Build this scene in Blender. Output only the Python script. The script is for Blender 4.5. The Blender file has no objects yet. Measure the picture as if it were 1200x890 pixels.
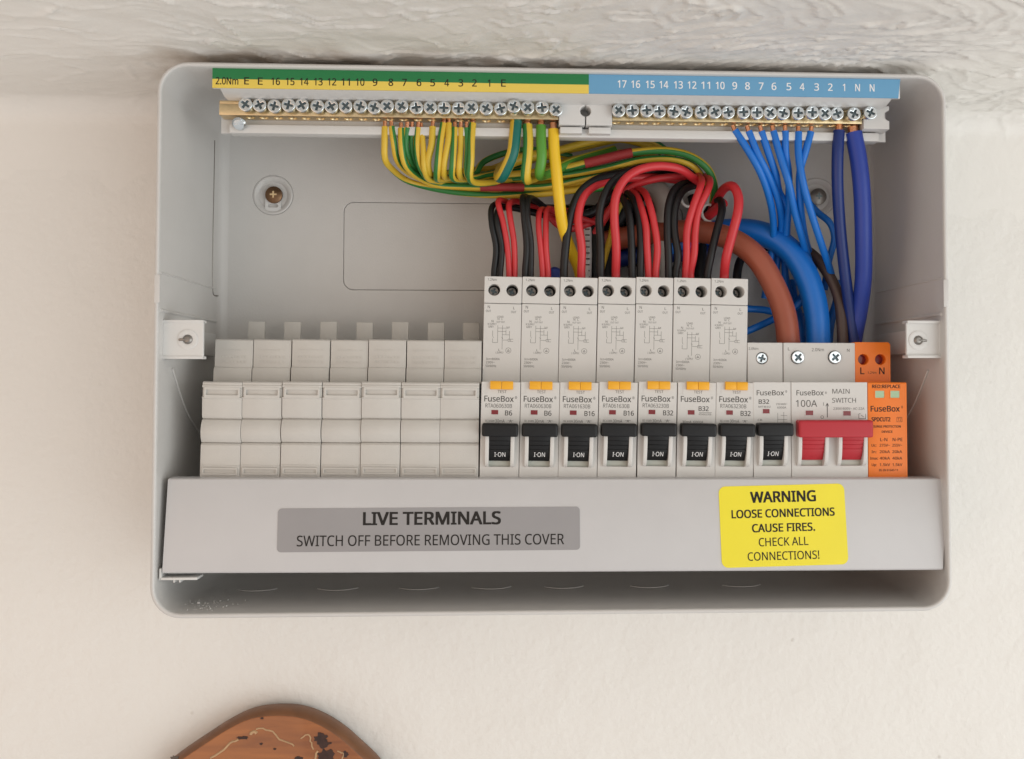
import bpy, bmesh, math, os, random
import numpy as np
from mathutils import Vector, Matrix
random.seed(7)
rng = np.random.default_rng(11)
scene = bpy.context.scene
COL = scene.collection
S = 0.001                                     # everything below is written in millimetres

# ------------------------------------------------------------------ camera
CAM = np.array([-25.71, -439.40, -41.04])
YAW, PITCH, ROLL = 0.0487, 0.0343, -0.0010
FPX, PPX, PPY, IW, IH = 1176.4, 647.0, 415.8, 1200.0, 890.0
def cam_axes():
    cy, sy, cp, sp, cr, sr = math.cos(YAW), math.sin(YAW), math.cos(PITCH), math.sin(PITCH), math.cos(ROLL), math.sin(ROLL)
    Rz = np.array([[cy, sy, 0], [-sy, cy, 0], [0, 0, 1]])
    Rx = np.array([[1, 0, 0], [0, cp, -sp], [0, sp, cp]])
    Ry = np.array([[cr, 0, sr], [0, 1, 0], [-sr, 0, cr]])
    return Rz @ Rx @ Ry
RM = cam_axes()
cam = bpy.data.cameras.new('camera'); co = bpy.data.objects.new('camera', cam); COL.objects.link(co)
r_, f_, u_ = RM[:, 0], RM[:, 1], RM[:, 2]
co.matrix_world = Matrix(((r_[0], u_[0], -f_[0], CAM[0]*S), (r_[1], u_[1], -f_[1], CAM[1]*S), (r_[2], u_[2], -f_[2], CAM[2]*S), (0, 0, 0, 1)))
cam.sensor_width = 36; cam.sensor_fit = 'HORIZONTAL'; cam.lens = FPX/IW*36
cam.shift_x = -(PPX-IW/2)/IW; cam.shift_y = (PPY-IH/2)/IW
cam.clip_start = 0.01; cam.clip_end = 50
scene.camera = co
def P(u, v, Y):
    """point at depth Y (mm behind the rim of the box) seen at photograph position u, v"""
    d = RM @ np.array([(u-PPX)/FPX, 1.0, -(v-PPY)/FPX])
    t = (Y-CAM[1])/d[1]
    return CAM + d*t

# ------------------------------------------------------------------ light
w = bpy.data.worlds.new('World'); scene.world = w; w.use_nodes = True
bg = w.node_tree.nodes['Background']; bg.inputs[0].default_value = (1.0, 0.985, 0.965, 1); bg.inputs[1].default_value = 0.60
def area(name, loc, target, sx, sy, power, col):
    l = bpy.data.lights.new(name, 'AREA'); l.shape = 'RECTANGLE'; l.size = sx*S; l.size_y = sy*S; l.energy = power; l.color = col
    o = bpy.data.objects.new(name, l); COL.objects.link(o); o.location = Vector(loc)*S
    o.rotation_euler = (Vector(target)-Vector(loc)).to_track_quat('-Z', 'Y').to_euler()
area('window_light', (1250, -950, -200), (60, 80, -20), 2100, 2000, 22.0, (.96, 1.0, 1.0))
area('room_lamp', (-950, -1050, -190), (-60, 80, -60), 1300, 1300, 4.3, (1.0, 0.57, 0.32))
scene.view_settings.view_transform = 'Standard'; scene.view_settings.look = 'None'
scene.view_settings.exposure = 0.06; scene.view_settings.gamma = 1
scene.cycles.max_bounces = 8; scene.cycles.diffuse_bounces = 5

# ------------------------------------------------------------------ materials
def srgb(r, g, b):
    return tuple(((c/255)/12.92 if c/255 <= .04045 else ((c/255+.055)/1.055)**2.4) for c in (r, g, b))
def mat(name, col, rough=.45, metal=0, bump=0., bscale=900, var=0.03, vscale=60, spec=.5, coat=0):
    m = bpy.data.materials.new(name); m.use_nodes = True; nt = m.node_tree; b = nt.nodes['Principled BSDF']
    b.inputs['Roughness'].default_value = rough; b.inputs['Metallic'].default_value = metal
    b.inputs['Specular IOR Level'].default_value = spec; b.inputs['Coat Weight'].default_value = coat
    tc = nt.nodes.new('ShaderNodeTexCoord'); n = nt.nodes.new('ShaderNodeTexNoise')
    n.inputs['Scale'].default_value = vscale; n.inputs['Detail'].default_value = 4
    nt.links.new(tc.outputs['Object'], n.inputs['Vector'])
    mx = nt.nodes.new('ShaderNodeMix'); mx.data_type = 'RGBA'
    mx.inputs[6].default_value = (*[c*(1-var*1.6) for c in col], 1); mx.inputs[7].default_value = (*[min(1, c*(1+var)) for c in col], 1)
    nt.links.new(n.outputs['Fac'], mx.inputs[0]); nt.links.new(mx.outputs[2], b.inputs['Base Color'])
    if bump:
        n2 = nt.nodes.new('ShaderNodeTexNoise'); n2.inputs['Scale'].default_value = bscale; n2.inputs['Detail'].default_value = 3
        nt.links.new(tc.outputs['Object'], n2.inputs['Vector'])
        bp = nt.nodes.new('ShaderNodeBump'); bp.inputs['Strength'].default_value = bump; bp.inputs['Distance'].default_value = .0004
        nt.links.new(n2.outputs['Fac'], bp.inputs['Height']); nt.links.new(bp.outputs['Normal'], b.inputs['Normal'])
    return m
M = {}
M['shell'] = mat('grey_white_plastic', (.605, .59, .57), .38, bump=.22, bscale=1300)
M['white'] = mat('white_plastic', (.67, .665, .65), .34, bump=.06, bscale=1500)
M['module'] = mat('breaker_plastic', (.64, .625, .60), .42, bump=.12, bscale=2200)
M['blank'] = mat('blank_plastic', (.575, .555, .52), .45, bump=.2, bscale=1800, var=.09)
M['cover'] = mat('painted_cover', (.55, .542, .545), .32, bump=.08, bscale=1200)
M['black'] = mat('black_plastic', (.010, .010, .011), .42, bump=.1, spec=.32)
M['red'] = mat('red_plastic', (.45, .026, .038), .40, spec=.35)
M['orange'] = mat('orange_plastic', (.86, .20, .012), .42, bump=.1)
M['test'] = mat('amber_plastic', (.86, .42, .02), .35)
M['window'] = mat('dark_red_flag', (.22, .025, .03), .25)
M['green_win'] = mat('pale_green_flag', (.36, .52, .32), .25)
M['greenish'] = mat('recess_plastic', (.56, .58, .52), .5)
M['brass'] = mat('brass', (.76, .61, .37), .3, 1, bump=.15, var=.18, vscale=90)
M['zinc'] = mat('zinc_plated_steel', (.74, .78, .80), .22, 1, bump=.1, bscale=800, var=.1, vscale=300)
M['steel_dark'] = mat('dull_steel', (.30, .28, .26), .4, 1, var=.2, vscale=400)
M['recess'] = mat('shaded_recess', (.13, .165, .18), .3, .9, var=.4, vscale=700)  # metal darkened so the screw crosses carry their recess shade in the colour
M['rust'] = mat('bronzed_screw', (.22, .13, .075), .4, 1, var=.3, vscale=500)
M['copper'] = mat('bare_copper', (.62, .30, .17), .35, 1, bump=.5, bscale=2500)
M['wblack'] = mat('black_insulation', (.012, .012, .013), .42, var=.2, spec=.35)
M['wred'] = mat('red_insulation', (.58, .03, .037), .40, var=.08)
M['wblue'] = mat('blue_insulation', (.005, .16, .60), .38, var=.08)
M['wnavy'] = mat('navy_insulation', (.018, .05, .33), .42, var=.08)
M['wdark'] = mat('dark_navy_insulation', (.008, .028, .17), .4, var=.1)
M['wsky'] = mat('bright_blue_insulation', (.006, .16, .60), .36, var=.08)
M['wbrown'] = mat('terracotta_insulation', (.34, .085, .045), .42, var=.1)
M['wbrdark'] = mat('dark_brown_insulation', (.075, .045, .036), .42, var=.15)
M['wyellow'] = mat('yellow_insulation', (.82, .52, .015), .38, var=.06)
M['wgrey'] = mat('beige_sheath', (.50, .47, .42), .5, var=.08)
M['sleeve'] = mat('red_sleeving', (.36, .03, .03), .6, bump=.6, bscale=1200, var=.2)
M['strip_green'] = mat('green_print', (.012, .19, .055), .5)
M['strip_yellow'] = mat('yellow_print', (.80, .60, .10), .5)
M['strip_blue'] = mat('blue_print', (.14, .36, .58), .5)
M['ink'] = mat('black_ink', (.025, .022, .02), .6, spec=.2)
M['ink_soft'] = mat('grey_ink', (.075, .07, .065), .6, spec=.2)
M['ink_white'] = mat('white_ink', (.85, .85, .85), .6, spec=.2)
M['label_grey'] = mat('grey_label', (.31, .30, .305), .4)
M['label_yellow'] = mat('yellow_label', (.84, .72, .02), .35)
M['cavity'] = mat('dark_cavity', (.02, .02, .02), .8)
M['clear'] = mat('white_tie', (.66, .65, .62), .2)

def stripe_mat(name, c1, c2, lo, hi):
    """two-colour earth insulation: stripes run along the wire (UV.x is the angle round it)"""
    m = bpy.data.materials.new(name); m.use_nodes = True; nt = m.node_tree; b = nt.nodes['Principled BSDF']
    b.inputs['Roughness'].default_value = .4
    uv = nt.nodes.new('ShaderNodeUVMap'); sp = nt.nodes.new('ShaderNodeSeparateXYZ'); nt.links.new(uv.outputs[0], sp.inputs[0])
    fr = nt.nodes.new('ShaderNodeMath'); fr.operation = 'FRACT'; nt.links.new(sp.outputs[0], fr.inputs[0])
    r = nt.nodes.new('ShaderNodeValToRGB'); r.color_ramp.interpolation = 'CONSTANT'
    e = r.color_ramp.elements; e[0].position = 0; e[0].color = (*c1, 1); e[1].position = lo; e[1].color = (*c2, 1)
    x = r.color_ramp.elements.new(hi); x.color = (*c1, 1)
    nt.links.new(fr.outputs[0], r.inputs[0]); nt.links.new(r.outputs[0], b.inputs['Base Color'])
    return m
YEL, GRN, TEAL, LIME = (.68, .46, .04), (.028, .19, .04), (.004, .14, .11), (.09, .30, .035)
M['earth'] = stripe_mat('earth_insulation', YEL, GRN, .28, .62)
M['earth_teal'] = stripe_mat('teal_earth_insulation', YEL, TEAL, .33, .60)
M['earth_lime'] = stripe_mat('lime_earth_insulation', LIME, (.62, .55, .04), .30, .42)

def wall_mat(name, col, fine, coarse, specks, stain_shade=False):
    m = bpy.data.materials.new(name); m.use_nodes = True; nt = m.node_tree; b = nt.nodes['Principled BSDF']; L = nt.links.new
    b.inputs['Roughness'].default_value = .55; b.inputs['Specular IOR Level'].default_value = .35
    tc = nt.nodes.new('ShaderNodeTexCoord')
    def noise(scale, det):
        n = nt.nodes.new('ShaderNodeTexNoise'); n.inputs['Scale'].default_value = scale; n.inputs['Detail'].default_value = det
        L(tc.outputs['Object'], n.inputs['Vector']); return n
    a = noise(9, 4); c = noise(260, 5); d = noise(45, 3)
    mx = nt.nodes.new('ShaderNodeMix'); mx.data_type = 'RGBA'
    mx.inputs[6].default_value = (*[k*.95 for k in col], 1); mx.inputs[7].default_value = (*[min(1, k*1.03) for k in col], 1)
    L(a.outputs['Fac'], mx.inputs[0])
    last = mx.outputs[2]
    if specks:
        v = nt.nodes.new('ShaderNodeTexVoronoi'); v.inputs['Scale'].default_value = 34; L(tc.outputs['Object'], v.inputs['Vector'])
        vr = nt.nodes.new('ShaderNodeValToRGB'); vr.color_ramp.elements[0].position = .012; vr.color_ramp.elements[0].color = (.62, .58, .54, 1)
        vr.color_ramp.elements[1].position = .045; vr.color_ramp.elements[1].color = (1, 1, 1, 1); L(v.outputs['Distance'], vr.inputs[0])
        mm = nt.nodes.new('ShaderNodeMix'); mm.data_type = 'RGBA'; mm.blend_type = 'MULTIPLY'; mm.inputs[0].default_value = .35
        L(last, mm.inputs[6]); L(vr.outputs[0], mm.inputs[7]); last = mm.outputs[2]; pit = vr.outputs[0]
    if stain_shade:                                   # brown dirt and painted-in shadow along the joint above the box
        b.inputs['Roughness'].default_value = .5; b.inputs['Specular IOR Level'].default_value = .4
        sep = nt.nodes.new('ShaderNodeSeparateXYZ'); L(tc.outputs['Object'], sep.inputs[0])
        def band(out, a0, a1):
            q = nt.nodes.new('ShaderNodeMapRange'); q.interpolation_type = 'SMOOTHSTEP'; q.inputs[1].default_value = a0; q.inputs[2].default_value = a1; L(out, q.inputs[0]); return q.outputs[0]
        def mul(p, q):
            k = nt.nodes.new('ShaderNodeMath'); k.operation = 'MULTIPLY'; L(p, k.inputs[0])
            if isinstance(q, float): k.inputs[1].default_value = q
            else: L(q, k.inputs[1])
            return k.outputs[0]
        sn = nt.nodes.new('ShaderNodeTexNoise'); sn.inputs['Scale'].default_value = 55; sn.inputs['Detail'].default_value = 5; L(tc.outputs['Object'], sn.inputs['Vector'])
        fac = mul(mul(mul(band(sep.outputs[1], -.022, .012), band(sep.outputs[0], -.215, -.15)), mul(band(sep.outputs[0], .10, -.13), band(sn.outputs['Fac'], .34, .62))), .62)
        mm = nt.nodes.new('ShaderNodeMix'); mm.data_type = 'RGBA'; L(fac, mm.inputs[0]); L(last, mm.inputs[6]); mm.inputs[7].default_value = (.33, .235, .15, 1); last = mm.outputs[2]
    L(last, b.inputs['Base Color'])
    b1 = nt.nodes.new('ShaderNodeBump'); b1.inputs['Strength'].default_value = coarse; b1.inputs['Distance'].default_value = .004; L(d.outputs['Fac'], b1.inputs['Height'])
    b2 = nt.nodes.new('ShaderNodeBump'); b2.inputs['Strength'].default_value = fine; b2.inputs['Distance'].default_value = .0008
    L(c.outputs['Fac'], b2.inputs['Height']); L(b1.outputs['Normal'], b2.inputs['Normal']); last_n = b2.outputs['Normal']
    if specks:
        b3 = nt.nodes.new('ShaderNodeBump'); b3.inputs['Strength'].default_value = .5; b3.inputs['Distance'].default_value = .0012; b3.invert = True; L(pit, b3.inputs['Height']); L(last_n, b3.inputs['Normal']); last_n = b3.outputs['Normal']
    L(last_n, b.inputs['Normal'])
    return m
M['wall'] = wall_mat('painted_plaster', (.785, .762, .722), .6, .2, True)
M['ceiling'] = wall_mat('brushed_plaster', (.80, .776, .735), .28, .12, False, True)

# ------------------------------------------------------------------ mesh helpers (all mm)
def box(x0, x1, y0, y1, z0, z1, bev=0, seg=2):
    bm = bmesh.new(); bmesh.ops.create_cube(bm, size=1)
    for v in bm.verts:
        v.co = Vector((x0+(v.co.x+.5)*(x1-x0), y0+(v.co.y+.5)*(y1-y0), z0+(v.co.z+.5)*(z1-z0)))
    if bev: bmesh.ops.bevel(bm, geom=list(bm.edges), offset=bev, segments=seg, affect='EDGES', profile=.6)
    return done(bm)
def done(bm):
    bm.verts.index_update()
    r = ([tuple(v.co) for v in bm.verts], [[v.index for v in f.verts] for f in bm.faces]); bm.free(); return r
def prof(pts, x0, x1, bev=0, seg=2):
    """side profile of (y, z) points extruded across x0..x1"""
    bm = bmesh.new()
    A = [bm.verts.new((x0, y, z)) for y, z in pts]; B = [bm.verts.new((x1, y, z)) for y, z in pts]
    n = len(pts); bm.faces.new(A); bm.faces.new(B[::-1])
    for i in range(n): bm.faces.new((A[i], B[i], B[(i+1) % n], A[(i+1) % n]))
    bmesh.ops.recalc_face_normals(bm, faces=bm.faces)
    if bev:
        ed = [e for e in bm.edges if len(e.link_faces) == 2 and e.calc_face_angle(0) > .5]
        bmesh.ops.bevel(bm, geom=ed, offset=bev, segments=seg, affect='EDGES', profile=.6)
    return done(bm)
def circ(cx, cz, r, n=20, a0=0):
    return [(cx+r*math.cos(a0+2*math.pi*i/n), cz+r*math.sin(a0+2*math.pi*i/n)) for i in range(n)]
def rrect(x0, x1, z0, z1, r, n=5):
    o = []
    for cx, cz, a in ((x1-r, z1-r, 0), (x0+r, z1-r, 90), (x0+r, z0+r, 180), (x1-r, z0+r, 270)):
        for i in range(n+1):
            t = math.radians(a+90*i/n); o.append((cx+r*math.cos(t), cz+r*math.sin(t)))
    return o
def plate(splines, y0, t, bev=0.2, axis='y'):
    """filled outline with holes, front at y0, t thick (axis y: outline in x, z; axis z: outline in x, y with base z = y0)"""
    c = bpy.data.curves.new('tmp', 'CURVE'); c.dimensions = '2D'; c.fill_mode = 'BOTH'
    for s in splines:
        sp = c.splines.new('POLY'); sp.points.add(len(s)-1); sp.use_cyclic_u = True
        for p, q in zip(sp.points, s): p.co = (q[0], q[1], 0, 1)
    c.extrude = max(t/2-bev, 0.001); c.bevel_depth = bev; c.bevel_resolution = 1; c.offset = -bev
    o = bpy.data.objects.new('tmp', c); me = bpy.data.meshes.new_from_object(o)
    if axis == 'y': V = [(v.co.x, y0+t/2-v.co.z, v.co.y) for v in me.vertices]
    else: V = [(v.co.x, v.co.y, y0+t/2+v.co.z) for v in me.vertices]
    F = [list(p.vertices) for p in me.polygons]
    bpy.data.objects.remove(o); bpy.data.curves.remove(c); bpy.data.meshes.remove(me)
    return V, F
def lathe(prf, n=20, origin=(0, 0, 0), axis='y'):
    """(r, h) profile turned about an axis; +h points to -Y (axis y) or +Z (axis z)"""
    V, F = [], []
    for r, h in prf:
        for i in range(n):
            a = 2*math.pi*i/n; p = (r*math.cos(a), -h, r*math.sin(a)) if axis == 'y' else (r*math.cos(a), r*math.sin(a), h)
            V.append(tuple(p[k]+origin[k] for k in range(3)))
    for j in range(len(prf)-1):
        for i in range(n): F.append([j*n+i, j*n+(i+1) % n, (j+1)*n+(i+1) % n, (j+1)*n+i])
    F.append(list(range(n))[::-1]); F.append([(len(prf)-1)*n+i for i in range(n)])
    return V, F
def move(g, dx=0, dy=0, dz=0):
    return [(x+dx, y+dy, z+dz) for x, y, z in g[0]], g[1]
def curve_pts(pts, step=2.0):
    p = [np.array(q, float) for q in pts]
    if len(p) == 2: return [p[0]*(1-t)+p[1]*t for t in np.linspace(0, 1, 4)]
    p = [2*p[0]-p[1]]+p+[2*p[-1]-p[-2]]; out = []
    for i in range(1, len(p)-2):
        a, b, c, d = p[i-1:i+3]; n = max(3, int(np.linalg.norm(c-b)/step))
        t0 = 0; t1 = np.linalg.norm(b-a)**.5+t0; t2 = np.linalg.norm(c-b)**.5+t1; t3 = np.linalg.norm(d-c)**.5+t2
        for t in np.linspace(t1, t2, n, endpoint=False):
            A1 = (t1-t)/(t1-t0)*a+(t-t0)/(t1-t0)*b; A2 = (t2-t)/(t2-t1)*b+(t-t1)/(t2-t1)*c; A3 = (t3-t)/(t3-t2)*c+(t-t2)/(t3-t2)*d
            B1 = (t2-t)/(t2-t0)*A1+(t-t0)/(t2-t0)*A2; B2 = (t3-t)/(t3-t1)*A2+(t-t1)/(t3-t1)*A3
            out.append((t2-t)/(t2-t1)*B1+(t-t1)/(t2-t1)*B2)
    out.append(p[-2]); return out
def tube(pts, r, n=14, twist=0., phase=0., step=2.0, smooth_path=True):
    q = curve_pts(pts, step) if smooth_path else [np.array(p, float) for p in pts]
    V, F, UV = [], [], []
    T = [q[min(i+1, len(q)-1)]-q[max(i-1, 0)] for i in range(len(q))]; T = [t/(np.linalg.norm(t)+1e-9) for t in T]
    N = np.cross(T[0], (0, 1, 0.02)); N = N/np.linalg.norm(N); L = 0
    for i, c in enumerate(q):
        N = N-T[i]*np.dot(N, T[i]); N /= np.linalg.norm(N); B = np.cross(T[i], N)
        if i: L += np.linalg.norm(q[i]-q[i-1])
        for k in range(n+1):
            a = 2*math.pi*k/n; V.append(tuple(c+r*(math.cos(a)*N+math.sin(a)*B))); UV.append((k/n+phase+twist*L, L))
    m = n+1
    for i in range(len(q)-1):
        for k in range(n): F.append([i*m+k, i*m+k+1, (i+1)*m+k+1, (i+1)*m+k])
    F.append([k for k in range(n)][::-1]); F.append([(len(q)-1)*m+k for k in range(n)])
    return V, F, UV
def mk(name, geo, m, parent=None, smooth=True, org=(0, 0, 0), angle=35):
    """link several pieces of geometry as ONE mesh object"""
    if isinstance(geo, tuple): geo = [geo]
    V, F, UV = [], [], []
    for g in geo:
        b = len(V); V += [((x-org[0])*S, (y-org[1])*S, (z-org[2])*S) for x, y, z in g[0]]; F += [[i+b for i in f] for f in g[1]]
        UV += list(g[2]) if len(g) > 2 else [(0, 0)]*len(g[0])
    me = bpy.data.meshes.new(name); me.from_pydata(V, [], F)
    if isinstance(m, list):
        um = list(dict.fromkeys(m)); [me.materials.append(k) for k in um]
        me.polygons.foreach_set('material_index', [um.index(k) for k, g in zip(m, geo) for _ in g[1]])
    else: me.materials.append(m)
    if any(len(g) > 2 for g in geo):
        ul = me.uv_layers.new(name='UVMap'); idx = np.zeros(len(me.loops), int); me.loops.foreach_get('vertex_index', idx)
        ul.data.foreach_set('uv', np.array(UV, 'f')[idx].ravel())
    bm = bmesh.new(); bm.from_mesh(me)
    if not any(len(g) > 2 for g in geo): bmesh.ops.recalc_face_normals(bm, faces=bm.faces)
    bm.to_mesh(me); bm.free()
    if smooth:
        me.polygons.foreach_set('use_smooth', [True]*len(me.polygons)); me.set_sharp_from_angle(angle=math.radians(angle))
    o = bpy.data.objects.new(name, me); COL.objects.link(o)
    if parent is not None: o.parent = parent
    else: o.location = Vector(org)*S
    return o
def tag(o, label, cat, group=None):
    o['label'] = label; o['category'] = cat
    if group: o['group'] = group
    return o
def thing(name, label, cat, loc=(0, 0, 0), group=None):
    o = bpy.data.objects.new(name, None); COL.objects.link(o); o.location = Vector(loc)*S; o.empty_display_size = .01
    return tag(o, label, cat, group)
def dup(root, label):
    r = root.copy(); COL.objects.link(r); r['label'] = label
    for ch in list(root.children):
        c = ch.copy(); COL.objects.link(c); c.parent = r
        for g in ch.children:
            d = g.copy(); COL.objects.link(d); d.parent = c
    return r
try: FONT = bpy.data.fonts.load(os.path.join(bpy.utils.system_resource('DATAFILES'), 'fonts', 'NotoSansHebrew-Regular.woff2'))   # a font that comes with Blender itself
except Exception: FONT = None
_txt = {}
def glyphs(s, spacing):
    if (s, spacing) not in _txt:
        c = bpy.data.curves.new('tmp', 'FONT'); c.body = s; c.size = 1; c.resolution_u = 3; c.space_character = spacing
        if FONT: c.font = FONT
        o = bpy.data.objects.new('tmp', c); me = bpy.data.meshes.new_from_object(o)
        V = np.array([v.co[:] for v in me.vertices]); F = [list(p.vertices) for p in me.polygons]
        bpy.data.objects.remove(o); bpy.data.curves.remove(c); bpy.data.meshes.remove(me); _txt[(s, spacing)] = (V, F)
    return _txt[(s, spacing)]
def text(s, cx, z, w, h, y, bold=0, rot=0, spacing=1.0):
    """flat lettering facing -Y: centred on cx, baseline z, w wide, capitals h tall"""
    V, F = glyphs(s, spacing); capt = glyphs('H', 1.0)[0][:, 1].max()
    x0, x1 = V[:, 0].min(), V[:, 0].max(); W, G = [], []; st = bold*h*2.2            # heavier strokes: the outline laid on itself, a hair apart
    for k, (ox, oz) in enumerate(((0, 0),) if st < .02 else ((-st, -st*.6), (st, -st*.6), (st, st*.6), (-st, st*.6))):
        G += [[i+len(W) for i in f] for f in F]
        for x, yy, zz in V:
            a = ((x-x0)/(x1-x0)-.5)*(w-2*st)+ox; b = yy/capt*(h-1.2*st)+oz+.6*st
            W.append((cx+a*math.cos(rot)-b*math.sin(rot), y-.03-.006*k, z+a*math.sin(rot)+b*math.cos(rot)))
    return W, G
def bar2(x0, z0, x1, z1, t, y):
    """thin printed line"""
    dx, dz = x1-x0, z1-z0; L = math.hypot(dx, dz); nx, nz = -dz/L*t/2, dx/L*t/2
    a = [(x0+nx, z0+nz), (x1+nx, z1+nz), (x1-nx, z1-nz), (x0-nx, z0-nz)]
    return [(p[0], y-.03, p[1]) for p in a]+[(p[0], y, p[1]) for p in a], [[0, 1, 2, 3], [0, 4, 5, 1], [1, 5, 6, 2], [2, 6, 7, 3], [3, 7, 4, 0]]

# ------------------------------------------------------------------ setting: wall and ceiling
BACK = 81.0            # plane of the wall
CEIL = 103.5
def vnoise(x, y, seed):
    g = np.random.default_rng(seed).random((256, 256))*2-1
    xi = np.floor(x).astype(int); yi = np.floor(y).astype(int); fx = x-xi; fy = y-yi
    fx = fx*fx*fx*(fx*(fx*6-15)+10); fy = fy*fy*fy*(fy*(fy*6-15)+10)
    def G(i, j): return g[i % 256, j % 256]
    return (G(xi, yi)*(1-fx)+G(xi+1, yi)*fx)*(1-fy)+(G(xi, yi+1)*(1-fx)+G(xi+1, yi+1)*fx)*fy
def sheet(name, X, Yc, fz, m):
    nx, ny = len(X), len(Yc); gx, gy = np.meshgrid(X, Yc, indexing='ij'); V = fz(gx, gy).reshape(-1, 3)*S
    i = np.arange(nx-1)[:, None]; j = np.arange(ny-1)[None, :]; a = (i*ny+j)
    F = np.stack([a, a+ny, a+ny+1, a+1], -1).reshape(-1, 4)
    me = bpy.data.meshes.new(name); me.from_pydata(V.tolist(), [], F.tolist()); me.materials.append(m)
    me.polygons.foreach_set('use_smooth', [True]*len(me.polygons)); o = bpy.data.objects.new(name, me); COL.objects.link(o); o['kind'] = 'structure'; return o
COVE = 13.0
def ceil_f(x, s):
    # s runs along the ceiling towards the room, then round the cove on to the wall
    warp = 7*vnoise(x/50, s/34, 3)+3.5*vnoise(x/15, s/13, 4)
    k = np.clip((x+170)/260, 0, 1); ang = (0.03+0.6*k*vnoise(x/110+7, s/70, 5)+.9*k)
    u = x*np.cos(ang)+s*np.sin(ang); v = -x*np.sin(ang)+s*np.cos(ang)+warp
    lump = vnoise(x/22, s/17, 8); f = vnoise(u/5, v/2.6, 9)
    m1 = np.clip(.35+1.5*vnoise(x/30+3, s/20, 31), 0, 1); m2 = np.clip(.3+1.6*vnoise(x/22+9, s/15, 32), 0, 1); m3 = np.clip(.25+1.8*vnoise(x/26+5, s/18, 35), 0, 1)
    r1 = 1-np.abs(vnoise(u/26, v/9, 6)); r2 = 1-np.abs(vnoise(u/18+5, v/5.2, 7))
    a2 = ang+.75*k; u2 = x*np.cos(a2)+s*np.sin(a2); v2 = -x*np.sin(a2)+s*np.cos(a2)+warp*.6
    r3 = 1-np.abs(vnoise(u2/24+2, v2/8, 36)); r4 = 1-np.abs(vnoise((x+warp)/9, (s-warp)/7, 37))
    edge = np.clip((s+42)/60, 0, 1)*(1-.5*np.clip((8-s)/20, 0, 1))
    fade = (0.35+.65*np.clip((x+330)/180, 0, 1))
    p1 = v/12+1.5*vnoise(u/28+1, v/22, 41)+.5*vnoise(u/11, v/9, 45); w1 = p1-np.floor(p1); c1 = np.clip(.35+2*vnoise(u/18+4, np.floor(p1)*3.7, 42), 0, 1)     # lapped trowel strokes
    p2 = v2/14+1.5*vnoise(u2/30+8, v2/22, 43)+.5*vnoise(u2/12, v2/9, 46); w2 = p2-np.floor(p2); c2 = np.clip(.25+2*vnoise(u2/20+2, np.floor(p2)*3.1, 44), 0, 1)*(.2+.8*k)
    h = (1.1*m1*r1**14+.25*m2*r2**9+.8*(.25+.75*k)*m3*r3**15+.75*c1*w1**3+.9*c2*w2**3+.7*lump+.25*vnoise(u/14, v/8, 33)+.1*vnoise(x/6, s/5, 34)+.07*f)*edge*fade*1.1
    # cove
    t = np.clip((COVE*math.pi/2-s)/COVE, 0, math.pi/2); L = np.maximum(s-COVE*math.pi/2, 0)
    D = np.maximum(-s, 0); y = np.where(s < COVE*math.pi/2, BACK-COVE+COVE*np.sin(t), BACK-COVE-L)+D*.022; z = np.where(s < COVE*math.pi/2, CEIL-COVE+COVE*np.cos(t), CEIL)-D
    ny, nz = -np.sin(t), -np.cos(t)
    z0 = z+2.2+nz*h*1.0; y0 = y+ny*h*.6
    return np.stack([x, y0, z0], -1)
sx = np.concatenate([np.linspace(-1200, -360, 12, endpoint=False), np.linspace(-360, 360, 560), np.linspace(360, 1200, 13)[1:]])
ss = np.concatenate([np.linspace(-52, 215, 240), np.linspace(215, 1600, 20)[1:]])
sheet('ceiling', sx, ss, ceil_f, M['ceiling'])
def wall_f(x, z):
    h = .5*vnoise(x/40, z/30, 21)+.22*vnoise(x/14, z/12, 22)+.25*vnoise(x/70, z/9, 23)*np.clip((z+20)/110, 0, 1)
    edge = np.clip((z-60)/30, 0, 1)
    return np.stack([x, BACK+.7-h*.8-0*edge, z], -1)
sheet('wall', np.concatenate([np.linspace(-1200, -380, 8, endpoint=False), np.linspace(-380, 380, 240), np.linspace(380, 1200, 9)[1:]]),
      np.concatenate([np.linspace(-1200, -300, 10, endpoint=False), np.linspace(-300, CEIL-COVE-20, 150)]), wall_f, M['wall'])

# ------------------------------------------------------------------ enclosure
EX, EZ, EW, EH = -1.25, -18.95, 350.0, 240.6
DB = 77.5                                      # inner back surface
enc = thing('consumer_unit', 'grey white plastic consumer unit box without its lid fixed under the ceiling', 'consumer unit', (EX, BACK, EZ))
ORG = (EX, BACK, EZ)
def ering(inset, r, n=8):
    return rrect(EX-EW/2+inset, EX+EW/2-inset, EZ-EH/2+inset, EZ+EH/2-inset, r, n)
rings = [(5, BACK-.5, 9), (1.2, 30, 12), (0, 2, 13), (0, 1.0, 13), (.5, .25, 12.6), (1.0, 0, 12.2), (1.5, .1, 11.7), (1.9, .5, 11.3), (2.0, 2, 11.2), (4.0, 40, 9.8),
         (5.8, DB-5, 8.5), (6.4, DB-2.2, 8), (7.8, DB-.7, 7), (10.5, DB, 5), (13, DB+.4, 4)]
V, F = [], []
for ins, y, r in rings:
    V += [(x, y, z) for x, z in ering(ins, r)]
n = len(ering(0, 5))
for j in range(len(rings)-1):
    for i in range(n): F.append([j*n+i, j*n+(i+1) % n, (j+1)*n+(i+1) % n, (j+1)*n+i])
shell = mk('shell', (V, F), M['shell'], enc, org=ORG, angle=50)
def PX(u, v, Y): p = P(u, v, Y); return p[0], p[2]
kx0, kz1 = PX(403, 237, DB); _, kz0 = PX(403, 340, DB); kx1 = PX(800, 300, DB)[0]
bl, bz = PX(320, 229, DB); br, brz = PX(957, 231, DB)
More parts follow.
